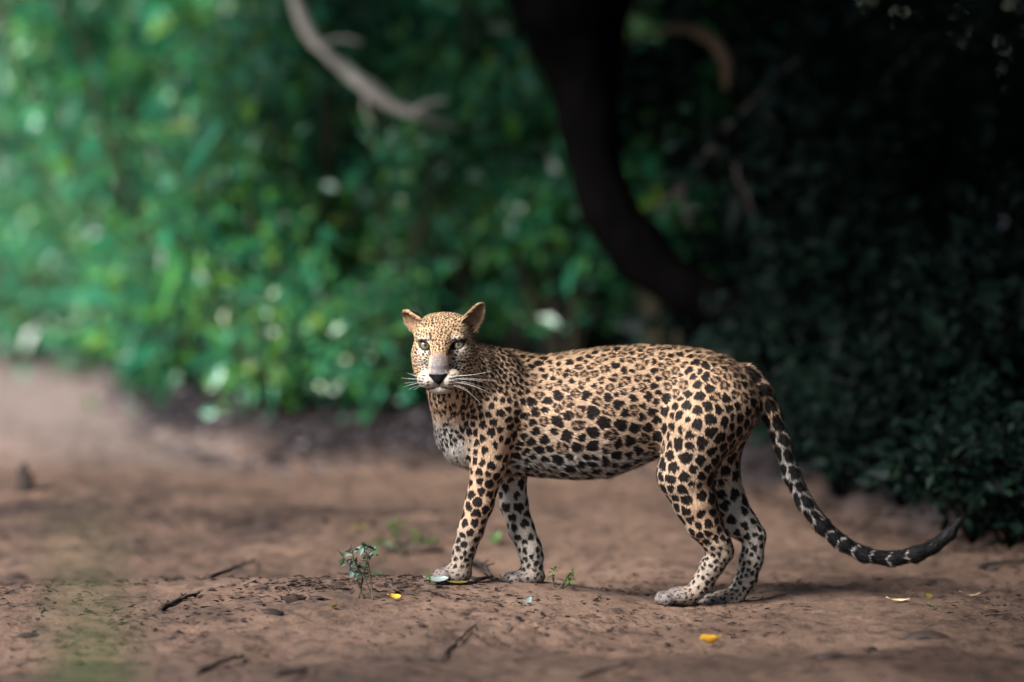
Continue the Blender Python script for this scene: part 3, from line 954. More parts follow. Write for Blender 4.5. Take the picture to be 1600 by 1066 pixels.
        # ears: tawny inside, black behind with a pale patch
        for e in EAR.values():
            al = (qh - e[0]) @ e[1]; dn = (n[hm] @ HM) @ e[3]
            near = (d_ear(q[hm], e) < 3.0) & (al > 2)
            back = smooth01((.10 - dn) / .25) * near
            tip = smooth01((al - e[4] * .72) / 6)
            ins = smooth01((dn - .05) / .25) * near
            c[hm] = lerp(c[hm], V3((.33, .20, .115)), ins * .9)
            deep = smooth01((8 - np.abs(al - 22)) / 8) * ins * .35
            c[hm] = lerp(c[hm], V3((.16, .085, .045)), deep)
            ink[hm] = ink[hm] * (1 - near)
            ink[hm] = np.maximum(ink[hm], back * .97 * (1 - tip))
            c[hm] = lerp(c[hm], V3((.60, .47, .30)), back * tip)
    ink = np.clip(ink, 0, 1)
    c = c * .84
    return c + (BLACK - c) * ink[:, None], ink

# ---- body mesh
body_col, _ = coat(BV, BN, SV_W, SV_F)
def coat_material(name, fur):
    m, n, l, b = new_mat(name)
    at = n.new('ShaderNodeAttribute'); at.attribute_name = 'coat'
    l.new(at.outputs['Vector'], b.inputs['Base Color'])
    b.inputs['Roughness'].default_value = .52 if fur else .75
    b.inputs['Specular IOR Level'].default_value = .13 if fur else .08
    if fur:
        an = n.new('ShaderNodeAttribute'); an.attribute_name = 'lie'
        vt = n.new('ShaderNodeVectorTransform'); vt.vector_type = 'NORMAL'; vt.convert_from = 'OBJECT'; vt.convert_to = 'WORLD'
        l.new(an.outputs['Vector'], vt.inputs[0]); l.new(vt.outputs[0], b.inputs['Normal'])
    return m
BASE = np.array([P(900, 930, 0)[0], 0, 0.0])
leopard = empty('leopard', BASE)
tag(leopard, 'spotted leopard standing on the sandy track with its head turned to the camera', 'leopard')
body = add_obj('body', make_mesh('body', BV - BASE, BQ, coat_material('leopard_skin', False), True, {'coat': body_col * .8}), leopard)

# ---- fur: short blades lying along the coat
def make_fur():
    tri = np.concatenate([BQ[:, [0, 1, 2]], BQ[:, [0, 2, 3]]])
    A = np.linalg.norm(np.cross(BV[tri[:, 1]] - BV[tri[:, 0]], BV[tri[:, 2]] - BV[tri[:, 0]]), axis=1) / 2
    wt = SV_W[tri[:, 0]]
    dens = 1 + 2.6 * wt[:, RI['head']] + .5 * (wt[:, RI['npaw']] + wt[:, RI['fpaw']] + wt[:, RI['nmeta']] + wt[:, RI['fmeta']])
    pr_ = A * dens; pr_ /= pr_.sum()
    N = 400000
    ti = RNG.choice(len(tri), N, p=pr_)
    r1 = np.sqrt(RNG.rand(N)); r2 = RNG.rand(N)
    b = np.stack([1 - r1, r1 * (1 - r2), r1 * r2], 1)
    T = tri[ti]
    p = (BV[T] * b[..., None]).sum(1); n = (BN[T] * b[..., None]).sum(1)
    n /= np.linalg.norm(n, axis=1)[:, None] + 1e-9
    W = (SV_W[T] * b[..., None]).sum(1); F = (SV_F[T] * b[..., None]).sum(1)
    col, ink = coat(p, n, W, F)
    q = to_head(p)
    # bare leather of the nose, eye rims and mouth keeps no blades
    bare = (W[:, RI['head']] > .5) & (((np.abs(q[:, 0]) < 25) & (q[:, 2] < -60) & (q[:, 2] > -94) & (q[:, 1] > 66)))
    for ex, ez in EYES:
        bare |= (W[:, RI['head']] > .5) & (np.hypot((q[:, 0] - ex) / 17, (q[:, 2] - ez) / 12.5) < 1) & (q[:, 1] > -20)
    keep = ~bare
    p, n, W, F, col, ink, q = [a[keep] for a in (p, n, W, F, col, ink, q)]
    N = len(p)
    wr = lambda r: W[:, RI[r]]
    under = smooth01((-n[:, 2] - .1) / .6) * smooth01((ZPX(700) - p[:, 2]) / .04) * wr('trunk')
    length = (9.0 * wr('trunk') + 7.5 * wr('shoulder') + 9.0 * wr('neck') + 6.5 * wr('chest') + 6.5 * wr('foreup') + 5.0 * (wr('nfore') + wr('ffore')) + 7.5 * wr('thigh')
              + 6 * (wr('nhind') + wr('fhind')) + 5 * (wr('nmeta') + wr('fmeta')) + 14 * wr('tail') + 4.5 * (wr('npaw') + wr('fpaw')) + 4.2 * wr('head')) + 9 * under
    cheek = wr('head') * smooth01((np.abs(q[:, 0]) - 62) / 12) * smooth01((-q[:, 2] - 5) / 20)
    earin = np.zeros(N)
    for e in EAR.values():
        earin = np.maximum(earin, ((d_ear(q, e) < 3) & (((n @ HM) @ e[3]) > .2)) * wr('head'))
    spine = smooth01((n[:, 2] - .75) / .2) * (wr('trunk') + wr('thigh') + wr('neck'))
    length = (length + 4 * spine + 4 * cheek + 4 * earin) * RNG.uniform(.65, 1.25, N) / 1000
    # tufts: neighbouring hairs lean the same way
    lean = np.stack([noise3(p, 55, s) for s in (101, 102, 103)], -1) * .32 + RNG.normal(0, .16, (N, 3))
    f = F + lean
    f -= n * (f * n).sum(1)[:, None]; f /= np.linalg.norm(f, axis=1)[:, None] + 1e-9
    lift = RNG.uniform(.14, .60, N) + .14 * under + .10 * wr('tail') + .12 * spine
    d1 = f + n * (lift * 1.35)[:, None]; d1 /= np.linalg.norm(d1, axis=1)[:, None]
    d2 = f + n * (lift * .55)[:, None]; d2 /= np.linalg.norm(d2, axis=1)[:, None]
    side = np.cross(n, f)
    w = RNG.uniform(.45, .85, N) * (1 + .25 * wr('tail') - .25 * wr('head')) / 1000
    root = p - n * .0006
    mid = root + d1 * (length * .5)[:, None]
    tip = mid + d2 * (length * .5)[:, None]
    sw = side * w[:, None]
    Vf = np.stack([root - sw, root + sw, mid + sw * .85, mid - sw * .85, tip], 1)
    k = np.arange(N)[:, None] * 5
    quad = k + np.array([[0, 1, 2, 3]]); trif = k + np.array([[3, 2, 4]])
    br = (1 + RNG.normal(0, .24, N) + .10 * noise3(p, 90, 111))[:, None]
    dark = RNG.rand(N) < .05
    br = np.where(dark[:, None], br * .6, br)
    colf = np.clip(col * np.clip(br, .35, 1.6), .004, .85)
    nn = n + f * RNG.normal(.12, .14, N)[:, None] + side * RNG.normal(0, .2, N)[:, None]
    nn /= np.linalg.norm(nn, axis=1)[:, None]
    rep = lambda a: np.repeat(a, 5, axis=0)
    me = make_mesh('fur', (Vf - BASE).reshape(-1, 3), [quad, trif], coat_material('leopard_fur', True), True, {'coat': rep(colf), 'lie': rep(nn)})
    return tag(add_obj('fur', me, leopard), None, None, None, 'stuff')
fur = make_fur()

# ---- eyes
def eye_material():
    m, n, l, b = new_mat('eye')
    tc = n.new('ShaderNodeTexCoord')
    sx = n.new('ShaderNodeSeparateXYZ'); l.new(tc.outputs['Object'], sx.inputs[0])
    v = n.new('ShaderNodeCombineXYZ'); l.new(sx.outputs['X'], v.inputs['X']); l.new(sx.outputs['Z'], v.inputs['Y'])
    ln = n.new('ShaderNodeVectorMath'); ln.operation = 'LENGTH'; l.new(v.outputs[0], ln.inputs[0])
    sc = n.new('ShaderNodeMath'); sc.operation = 'MULTIPLY'; sc.inputs[1].default_value = 60; l.new(ln.outputs['Value'], sc.inputs[0])
    r = ramp(n, [(0.0, (.004, .004, .004)), (.15, (.004, .004, .004)), (.20, (.085, .07, .04)), (.40, (.165, .145, .10)), (.62, (.13, .112, .08)), (.72, (.02, .018, .014)), (.85, (.05, .04, .035))])
    l.new(sc.outputs[0], r.inputs['Fac']); l.new(r.outputs[0], b.inputs['Base Color'])
    b.inputs['Roughness'].default_value = .12
    b.inputs['Specular IOR Level'].default_value = .5
    return m
def uv_sphere(r, nu=28, nv=20):
    u = np.linspace(0, 2 * math.pi, nu, endpoint=False); v = np.linspace(0.02, math.pi - .02, nv)
    U, Vv = np.meshgrid(u, v, indexing='ij')
    X = np.stack([np.sin(Vv) * np.cos(U), np.cos(Vv), np.sin(Vv) * np.sin(U)], -1).reshape(-1, 3) * r
    i = np.arange(nu * nv).reshape(nu, nv); j = np.roll(i, -1, 0)
    Qs = np.stack([i[:, :-1], i[:, 1:], j[:, 1:], j[:, :-1]], -1).reshape(-1, 4)
    return X, Qs[:, ::-1]
EX, EQ = uv_sphere(.0185)
EX[:, 1] *= -1; EQ = EQ[:, ::-1]
eye_me = make_mesh('eye', EX, EQ, eye_material())
def cap_mesh():
    r_ = .0187; k = np.arange(14) * 2 * math.pi / 14
    rings = [np.array([[0, -r_, 0]])]
    for a_ in (.07, .14): rings.append(np.stack([r_ * math.sin(a_) * np.cos(k), np.full(14, -r_ * math.cos(a_)), r_ * math.sin(a_) * np.sin(k)], 1))
    i = np.arange(14); j = (i + 1) % 14
    m, n, l, b = new_mat('pupil'); b.inputs['Base Color'].default_value = (.003, .003, .003, 1); b.inputs['Roughness'].default_value = .1
    return make_mesh('pupil', np.concatenate(rings), [np.stack([0 * i, 1 + i, 1 + j], 1), np.stack([1 + i, 15 + i, 15 + j, 1 + j], 1)], m)
pupil_me = cap_mesh()
for ex, ez in EYES:
    o = add_obj('eye', eye_me, leopard, from_head((ex, EYE_Y, ez)) - BASE)
    # aim the pupil at the camera
    o.rotation_euler = Vector(CAM - from_head((ex, 0, ez))).to_track_quat('-Y', 'Z').to_euler()
    add_obj('pupil', pupil_me, o)

# ---- whiskers
wm, wn_, wl_, wb = new_mat('whisker')
wb.inputs['Base Color'].default_value = (.55, .54, .52, 1); wb.inputs['Roughness'].default_value = .35
def whisker(root, mid, tip):
    a = Acc()
    pts = spline([from_head(root), from_head(mid), from_head(tip)], 10) - BASE
    a.tube(pts, np.linspace(.00032, .00013, 10), 5)
    add_obj('whisker', a.mesh('whisker', wm), leopard)
rw = random.Random(5)
for row, (zr, n_w) in enumerate(((-71, 2), (-77, 3), (-84, 3), (-91, 2))):
    for j in range(n_w):
        x0 = 27 + j * 7.5
        for s in (-1, 1):
            L = rw.uniform(72, 120) * (1.0 if s > 0 else .55)
            drop = (-6, 8, 24, 42)[row] * rw.uniform(.7, 1.3) * (1.1 if s > 0 else .8) + (-8 if s < 0 else 0)
            back = rw.uniform(5, 25)
            y0 = 72 - (x0 - 22) * 1.05
            root = (s * x0, y0, zr)
            tip = (s * (x0 + L), y0 + 12 - back, zr - drop * L / 80)
            mid = (s * (x0 + L * .5), y0 + 14, zr - drop * .28 * L / 80)
            whisker(root, mid, tip)
# ------------------------------------------------------------------ vegetation
def leaf_cloud(acc, c, axis, nrm, L, Wd, var):
    """four-triangle folded leaves"""
    c, axis, nrm = map(np.asarray, (c, axis, nrm))
    axis = axis / (np.linalg.norm(axis, axis=1)[:, None] + 1e-9)
    nrm = nrm - axis * (nrm * axis).sum(1)[:, None]; nrm /= np.linalg.norm(nrm, axis=1)[:, None] + 1e-9
    side = np.cross(axis, nrm)
    L = np.asarray(L)[:, None]; Wd = np.asarray(Wd)[:, None]
    m = c + axis * L * .42 - nrm * L * .03
    V = np.stack([c, m + side * Wd / 2 + nrm * L * .07, m, m - side * Wd / 2 + nrm * L * .07, c + axis * L - nrm * L * .10], 1)
    k = np.arange(len(c))[:, None] * 5
    T = np.concatenate([k + np.array([[0, 1, 2]]), k + np.array([[0, 2, 3]]), k + np.array([[1, 4, 2]]), k + np.array([[2, 4, 3]])])
    acc.add(V.reshape(-1, 3), T, None, np.repeat(var, 5))

def unit(rs, n):
    v = rs.normal(size=(n, 3)); return v / np.linalg.norm(v, axis=1)[:, None]

GREEN = [(0.05, (.006, .055, .026)), (.26, (.020, .165, .078)), (.46, (.055, .300, .155)), (.64, (.075, .285, .060)), (.88, (.13, .31, .045)), (1.0, (.26, .36, .06))]
MAT_LEAF = leaf_material('leaf_green', GREEN, .26, .30, .75, .9)
MAT_SHADELEAF = leaf_material('leaf_shaded', [(0.05, (.002, .004, .0036)), (.4, (.003, .008, .0062)), (.8, (.0065, .016, .011)), (1.0, (.016, .030, .018))], .50, .05, .05)  # near-black leaf colour: shade of the right thicket painted in
MAT_STEM = bark_material('stem', (.035, .032, .022), (.075, .065, .045))
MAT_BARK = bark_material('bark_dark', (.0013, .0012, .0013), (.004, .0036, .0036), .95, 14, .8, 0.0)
MAT_PALE = bark_material('bark_pale', (.32, .30, .265), (.75, .72, .65), .8, 7, .5)
MAT_TAN = bark_material('bark_tan', (.10, .072, .05), (.22, .165, .115), .85, 20, .4)
MAT_GREYBARK = bark_material('bark_grey', (.030, .025, .024), (.070, .058, .055), .9, 20, .4)
MAT_TWIG = bark_material('twig', (.018, .014, .013), (.05, .038, .032), .85, 60, .5)

def shrub_meshes(seed, height, spread, leaf, n_leaf, wide=.5, hang=.2, nstem=9, mat=None):
    rs = np.random.RandomState(seed)
    st = Acc(); lf = Acc()
    C = []; A = []
    for i in range(nstem):
        an = rs.uniform(0, 2 * math.pi); out = spread * rs.uniform(.25, 1.0); h = height * rs.uniform(.55, 1.0)
        b0 = np.array([math.cos(an), math.sin(an), 0]) * rs.uniform(0, .06)
        tip = np.array([math.cos(an) * out, math.sin(an) * out, h])
        mid = (b0 + tip) / 2 + np.array([math.cos(an), math.sin(an), 0]) * out * .05 + np.array([0, 0, h * .12]) + rs.normal(0, .04, 3)
        path = spline([b0, mid, tip], 9)
        path[1:] += rs.normal(0, .012, (8, 3))
        st.tube(path, np.linspace(.012, .003, 9) * (.6 + .4 * height), 6, seed + i, .15)
        for j in range(6):                         # side twigs
            t = rs.uniform(.25, 1.0); p = path[int(t * 8)]
            dr = unit(rs, 1)[0]; dr[2] = abs(dr[2]) * .5
            L = spread * rs.uniform(.25, .55)
            tw = spline([p, p + dr * L * .5 + np.array([0, 0, .03]), p + dr * L - np.array([0, 0, hang * L])], 6)
            st.tube(tw, np.linspace(.004, .0015, 6), 4, seed)
            C.append(tw[1:]); A.append(np.repeat(dr[None], 5, 0))
        C.append(path[3:]); A.append(np.repeat((tip - b0)[None] / np.linalg.norm(tip - b0), 6, 0))
    C = np.concatenate(C); A = np.concatenate(A)
    k = rs.randint(0, len(C), n_leaf)
    ax = A[k] * .5 + unit(rs, n_leaf); ax[:, 2] -= hang
    ax /= np.linalg.norm(ax, axis=1)[:, None]
    c = C[k] + rs.normal(0, .035 + leaf * .35, (n_leaf, 3))
    c[:, 2] = np.maximum(c[:, 2], .02)
    nr = unit(rs, n_leaf) * .75 + np.array([0, -.75, .65])     # leaves turn to the open track
    gapk = noise3(c, 3.2, seed) * 1.2 + rs.uniform(-.45, .75, n_leaf) > 0            # holes and denser sprays
    c, ax, nr = c[gapk], ax[gapk], nr[gapk]; n_leaf = len(c)
    L = leaf * rs.lognormal(-.12, .42, n_leaf)
    leaf_cloud(lf, c, ax, nr, L, L * wide * rs.uniform(.8, 1.2, n_leaf), np.clip(rs.beta(2, 2.6, n_leaf), 0, 1))
    return st.mesh('stem', MAT_BARK if mat else MAT_STEM), lf.mesh('foliage', mat or MAT_LEAF, False)  # shrubs in painted shade take near-black stems as well

PROTO = {
    'broad': shrub_meshes(11, 1.55, .62, .056, 5200, .55, .35, 10),
    'small': shrub_meshes(12, 1.35, .62, .038, 7000, .50, .15, 12),
    'tall': shrub_meshes(13, 2.30, .75, .050, 9000, .48, .30, 12),
    'narrow': shrub_meshes(14, 1.10, .50, .110, 1800, .24, .45, 11),
    'low': shrub_meshes(15, .55, .42, .042, 2600, .55, .10, 11),
    'dark': shrub_meshes(16, 1.75, .70, .075, 4200, .48, .25, 12, MAT_SHADELEAF),
    'darklow': shrub_meshes(17, .60, .45, .055, 2200, .50, .15, 11, MAT_SHADELEAF),
}
def shrub(kind, x, y, label, scale=1.0, rot=0.0, group=None, name='shrub'):
    e = empty(name, (x, y, float(ground_z(x, y)) - .02), (0, 0, .75 * math.sin(rot * 3.7)))
    e.scale = (scale,) * 3
    add_obj('stem', PROTO[kind][0], e); add_obj('foliage', PROTO[kind][1], e)
    return tag(e, label, 'shrub', group)
def shrub_px(kind, px, Y, label, scale=1.0, rot=0.0, group=None):
    return shrub(kind, P(px, 500, Y)[0], Y, label, scale, rot, group)

# the edge of the thicket, one by one
EDGE = 'shrubs along the edge of the thicket'
for kind, px, Y, sc_, rot, lab in [
    ('tall', -10, 12.3, 1.0, .3, 'bright teal-green shrub cut by the left edge of the picture'),
    ('low', 40, 10.7, 1.2, .8, 'low green clump at the foot of the shrubs at the left edge'),
    ('low', 150, 9.5, 1.1, 2.8, 'low green clump on the inner side of the track bend, above the pale sand'),
    ('broad', 95, 11.4, 1.05, 1.3, 'bright green broad-leaved shrub at far left above the bend of the track'),
    ('small', 200, 9.9, 1.0, 2.2, 'light green shrub second in from the far left, above the pale sand'),
    ('broad', 300, 8.2, 1.05, 4.0, 'green shrub with pale shining leaves left of the hanging pale liana'),
    ('low', 250, 7.0, 1.15, .5, 'low yellow-green clump where the pale sand meets the thicket'),
    ('narrow', 375, 6.5, 1.1, 5.0, 'grassy long-leaved shrub below the upper end of the pale liana'),
    ('broad', 475, 6.4, 1.0, 2.9, 'blue-green shrub with round bright leaves under the pale liana'),
    ('small', 560, 6.2, 1.05, .9, 'green small-leaved shrub just left of the leopard\'s head'),
    ('low', 430, 5.75, 1.0, 3.3, 'low leafy clump behind the heap of dead leaves'),
    ('low', 585, 5.7, .9, 1.9, 'low clump of pale leaves left of the leopard\'s whiskers'),
    ('broad', 680, 6.9, 1.0, .1, 'dark green shrub directly behind the leopard\'s ears'),
    ('small', 790, 6.6, 1.0, 4.4, 'dim green shrub left of the black leaning trunk, above the leopard\'s shoulders'),
    ('broad', 880, 6.3, .95, 3.0, 'shrub with bright dots of light under the bend of the black trunk'),
    ('small', 1010, 6.6, 1.15, 1.2, 'dim green shrub under the black leaning trunk above the leopard\'s back'),
    ('broad', 1120, 6.2, .95, 2.6, 'very dim shrub above the leopard\'s rump'),
    ('darklow', 1215, 4.9, 1.15, 5.5, 'low dark shrub just behind the leopard\'s tail root'),
    ('dark', 1290, 4.6, .62, .7, 'dark shrub with bluish leaves right of the leopard\'s tail'),
    ('darklow', 1365, 3.6, 1.1, 2.0, 'low dark shrub above the lowest curve of the tail'),
    ('dark', 1440, 3.5, .60, 3.8, 'dark shrub with scattered glints above the tip of the tail'),
    ('darklow', 1500, 2.55, .95, 4.9, 'low dark bush that the tip of the tail touches'),
    ('dark', 1575, 2.6, .62, 1.5, 'dark bush cut by the right edge of the picture'),
    ('darklow', 1255, 3.9, .85, 1.1, 'low dark plant at the edge of the sand right behind the tail, leftmost of three'),
    ('darklow', 1325, 3.05, .75, 3.1, 'low dark plant at the edge of the sand behind the tail, middle of three'),
    ('darklow', 1420, 2.5, .75, 5.2, 'low dark plant at the edge of the sand behind the tail, nearest its tip'),
    ('darklow', 1530, 1.75, .65, 2.4, 'low dark plant hanging over the sand right of the tail tip'),
    ('darklow', 1590, 1.55, .80, .2, 'low leafy bush at the right edge nearest the camera'),
]:
    shrub_px(kind, px, Y, lab, sc_, rot, EDGE)

# deeper rows
rs = np.random.RandomState(21)
row = 0
for off, step in ((1.5, .62), (2.8, .8), (4.4, 1.0)):
    x = -6.0
    while x < 4.5:
        y = float(np.interp(x, BX, BY)) + off + rs.uniform(-.35, .35)
        half = .089 * (15 + y) + 1.0
        if abs(x) < half and y > 3.2:
            right = x > 1.0 + rs.uniform(-.25, .25)
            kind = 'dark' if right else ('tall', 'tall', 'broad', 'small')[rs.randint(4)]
            shrub(kind, x, y, ('shaded leafy shrub deep in the dark right half of the thicket' if right else 'blurred leafy shrub deep in the green left half of the thicket'),
                  rs.uniform(.95, 1.25) * (1.0 if kind in ('tall', 'dark') else 1.35), rs.uniform(0, 6.28), 'shrubs deep in the dark thicket' if right else 'shrubs deep in the green thicket')
        x += step * rs.uniform(.8, 1.2)

# the far wood: one mass of leaves that nobody could count
def far_wood(seed, side):
    rs = np.random.RandomState(seed)
    acc = Acc(); n = 36000
    x = rs.uniform(side[0], side[1], n)
    y = np.interp(x, BX, BY) + 6.0 + rs.uniform(0, 7.0, n)
    h = 5.2 + 1.2 * np.sin(x * .9) + .7 * np.sin(x * 2.3 + 1)
    z = rs.uniform(0, 1, n) ** .9 * h
    c = np.stack([x, y, z], 1) + rs.normal(0, .2, (n, 3))
    L = rs.uniform(.09, .20, n)
    leaf_cloud(acc, c, unit(rs, n) + np.array([0, 0, -.4]), unit(rs, n) * .7 + np.array([0, -.3, 1]), L, L * .55, np.clip(rs.beta(2, 2.8, n), 0, 1))
    return acc
def far_part(label, side, mat, seed):
    acc = far_wood(seed, side)
    return tag(add_obj('far_wood', acc.mesh('far_wood', mat, False)), label, 'foliage', None, 'stuff')
far_part('mass of distant green foliage closing the view behind the left of the thicket', (-9, .6), MAT_LEAF, 31)
far_part('mass of distant dark foliage closing the view behind the right of the thicket', (.6, 8), MAT_SHADELEAF, 32)

# ------------------------------------------------------------------ trees
def crown_mesh(seed, centres, radii, n, leaf):
    rs = np.random.RandomState(seed)
    acc = Acc()
    for (c0, r0) in zip(centres, radii):
        k = int(n)
        d = unit(rs, k) * (rs.rand(k) ** .45)[:, None]
        c = np.asarray(c0) + d * np.asarray(r0) * (1 + .25 * noise3(d, 3.0, seed)[:, None])
        L = leaf * rs.uniform(.6, 1.3, k)
        leaf_cloud(acc, c, unit(rs, k) + np.array([0, 0, -.5]), unit(rs, k) * .8 + np.array([0, 0, 1.0]), L, L * .6, rs.rand(k))
    return acc.mesh('crown', MAT_SHADELEAF, False)

def tree(name, label, path, rad, limbs, centres, radii, n, leaf, seed, mat=None):
    base = np.asarray(path[0], dtype=float)
    e = empty(name, base)
    a = Acc()
    p = spline(np.column_stack([path, rad]), 40)
    p[:, 3] *= 1 + .10 * np.sin(np.arange(40) * 1.7 + seed) * np.random.RandomState(seed).rand(40)
    a.tube(p[:, :3] - base, p[:, 3], 16, seed, .10)
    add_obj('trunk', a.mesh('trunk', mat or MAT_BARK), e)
    for lp, r0, r1 in limbs:
        a = Acc(); q = spline(lp, 12)
        a.tube(q - base, np.linspace(r0, r1, 12), 9, seed, .08)
        add_obj('limb', a.mesh('limb', mat or MAT_BARK), e)
    add_obj('crown', crown_mesh(seed, [np.asarray(c) - base for c in centres], radii, n, leaf), e)
    return tag(e, label, 'tree')

def px_path(pts, Y, px_m):
    return [P(a, b, Y if len(t) == 0 else t[0]) for (a, b, _, *t) in pts], [r * px_m for (_, _, r, *t) in pts]

YT = 4.4; M = (15 + YT) / FPX
lean = [(1395, 800, 46), (1370, 690, 42), (1310, 600, 37), (1230, 535, 36), (1150, 492, 37), (1085, 462, 40), (1020, 415, 44), (968, 352, 45), (938, 290, 44),
        (920, 200, 47), (912, 115, 58), (900, 55, 76), (892, 0, 102), (888, -55, 108), (880, -140, 85)]
lp, lr = px_path(lean, YT, M)
lp[0][2] = float(ground_z(lp[0][0], YT)) - .05
fork = lp[-1]
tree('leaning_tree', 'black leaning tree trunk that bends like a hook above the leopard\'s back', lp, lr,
     [([fork, fork + V3((-.5, .1, .5)), fork + V3((-.9, .5, 1.3))], .13, .05), ([fork, fork + V3((.6, -.2, .6)), fork + V3((1.6, -.6, 1.4))], .14, .05),
      ([fork, fork + V3((.3, .6, .7)), fork + V3((.9, 1.6, 1.6))], .12, .05)],
     [(1.3, 4.2, 3.3), (2.4, 2.9, 3.2), (.9, 6.0, 3.4), (2.6, 5.2, 3.4), (.3, 4.3, 3.0), (-.35, 2.2, 2.8), (.6, 1.9, 2.75), (1.5, 1.5, 2.75), (.1, 3.2, 2.9),  # unseen crown clumps, set in the sun's path to shade the thicket
      (-.75, 3.4, 2.9), (-1.35, 4.2, 2.95), (-.6, 4.9, 3.0), (-1.7, 5.2, 3.1), (-.6, .9, 2.85), (.3, .6, 2.8), (1.2, .3, 2.8), (-.5, -.3, 2.9), (.5, -.5, 2.85), (-2.25, 4.5, 3.0), (-1.95, 3.6, 2.95), (-2.85, 5.3, 3.05), (-2.7, 4.2, 3.0)],
     [(1.3, 1.3, .75), (1.2, 1.2, .7), (1.3, 1.4, .8), (1.4, 1.4, .8), (.8, 1.0, .5), (.7, .85, .45), (.8, .8, .45), (.8, .9, .45), (.7, .8, .45),
      (.7, .8, .4), (.7, .8, .4), (.8, .8, .45), (.7, .7, .4), (.6, .7, .35), (.7, .7, .35), (.7, .7, .35), (.5, .6, .3), (.6, .6, .3), (.6, .6, .35), (.55, .6, .35), (.55, .55, .3), (.5, .55, .3)], 1350, .16, 41)
YB = 6.6; M = (15 + YB) / FPX
bt = [(1290, 760, 62), (1275, 600, 56), (1268, 400, 52), (1262, 200, 50), (1275, 0, 52), (1285, -160, 50)]
bp_, br_ = px_path(bt, YB, M)
bp_[0][2] = float(ground_z(bp_[0][0], YB)) - .05
fk = bp_[-1]
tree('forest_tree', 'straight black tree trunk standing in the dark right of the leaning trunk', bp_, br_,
     [([fk, fk + V3((-.5, -.2, .8)), fk + V3((-.9, -.5, 1.6))], .10, .04), ([fk, fk + V3((.6, .2, .8)), fk + V3((1.2, -.4, 1.7))], .10, .04)],
     [(1.6, 7.0, 3.6), (3.2, 6.6, 3.7), (.5, 8.0, 3.9), (3.6, 4.4, 3.4), (1.4, 6.6, 4.6)], [(1.5, 1.5, .9), (1.4, 1.4, .8), (1.2, 1.3, .8), (1.2, 1.4, .8), (1.6, 1.6, .8)], 2200, .18, 42)
YR = .6  # unseen tree added to shade the right side
rp = [V3((2.55, YR, -.1)), V3((2.5, YR, 1.0)), V3((2.4, YR - .1, 2.2)), V3((2.3, YR - .2, 3.0))]
tree('shade_tree', 'unseen dark tree added right of the track to shade the right edge', rp, [.16, .13, .12, .10],
     [([rp[-1], rp[-1] + V3((-.5, -.4, .3)), rp[-1] + V3((-1.0, -.9, .5))], .07, .03), ([rp[-1], rp[-1] + V3((-1.0, -1.6, .15)), rp[-1] + V3((-2.6, -3.0, .05))], .07, .025), ([rp[-1], rp[-1] + V3((.3, .6, .4)), rp[-1] + V3((-.2, 1.3, .7))], .07, .03)],
     [(1.9, -1.2, 2.9), (2.7, .6, 3.2), (2.4, -3.0, 2.9), (1.7, 1.6, 2.9), (2.9, -1.5, 2.0), (3.0, -4.2, 2.4), (2.35, -.2, 1.3), (2.5, -2.0, 1.2), (1.5, 2.6, 2.5), (-.45, -3.3, 3.0), (.4, -3.0, 3.0), (1.2, -2.6, 2.9)], [(.9, 1.3, .5), (1.2, 1.2, .7), (1.1, 1.4, .6), (.9, 1.0, .45), (1.0, 1.6, 1.2), (1.1, 1.5, 1.2), (.55, .9, 1.1), (.7, .9, 1.1), (.8, .8, .45), (.65, .9, .35), (.7, .9, .35), (.7, .9, .35)], 1900, .16, 43)  # low clumps block skylight; those over the track block the sun

# ------------------------------------------------------------------ lianas and bare branches
def branch(name, label, pts, Y, mat, seed=1, rough=.10, sub=None):
    m_ = (15 + Y) / FPX
    pp, rr = px_path(pts, Y, m_)
    q = spline(np.column_stack([pp, rr]), 36)
    base = q[0, :3]
    a = Acc(); a.tube(q[:, :3] - base, np.maximum(q[:, 3], .001), 10, seed, rough)
    e = add_obj(name, a.mesh(name, mat), None, base)
    for s_ in (sub or []):
        pp, rr = px_path(s_, Y, m_); q = spline(np.column_stack([pp, rr]), 16)
        a = Acc(); a.tube(q[:, :3] - base, np.maximum(q[:, 3], .001), 8, seed, rough)
        add_obj('side_branch', a.mesh('side_branch', mat), e)
    return tag(e, label, 'branch')
branch('liana', 'pale grey liana sagging across the upper left of the thicket', [(440, -90, 8), (455, -20, 8), (470, 22, 12), (488, 58, 10), (512, 86, 7), (545, 112, 11), (580, 140, 13), (612, 164, 10), (660, 182, 7, 5.6), (715, 198, 5, 5.9), (765, 206, 4, 6.3), (815, 205, 3, 6.8), (850, 198, 2, 7.2)], 5.55, MAT_PALE, 3, .22, [[(500, 72, 4), (530, 60, 3), (565, 66, 2)], [(575, 136, 4), (570, 165, 3), (582, 200, 2)], [(640, 178, 3), (672, 160, 2.5), (700, 158, 1.5)]])
branch('hooked_branch', 'tan hooked branch hanging right of the black leaning trunk', [(960, 72, 2.5), (1015, 52, 3), (1068, 44, 8), (1106, 58, 10), (1130, 84, 11), (1137, 112, 9), (1134, 140, 4)], 4.7, MAT_TAN, 4)
branch('thin_branch', 'thin grey forked branch slanting down to the bend of the black trunk', [(1250, 90, 4), (1198, 138, 4), (1140, 196, 4.5), (1096, 250, 5), (1066, 290, 5), (1036, 318, 4.5), (1000, 345, 4)], 4.5, MAT_GREYBARK, 5, .1, [[(1072, 282, 4), (1066, 312, 3.5), (1078, 352, 3)]])
branch('dead_twig', 'short pale twig alone in the dark upper right corner', [(1440, 70, 2), (1420, 90, 4), (1398, 112, 4), (1378, 132, 2.5)], 4.2, MAT_GREYBARK, 6)
branch('hanging_twig', 'small bent twig hanging below the thin forked branch', [(1150, 250, 3), (1154, 282, 4), (1168, 306, 4), (1176, 338, 3)], 4.4, MAT_GREYBARK, 7)
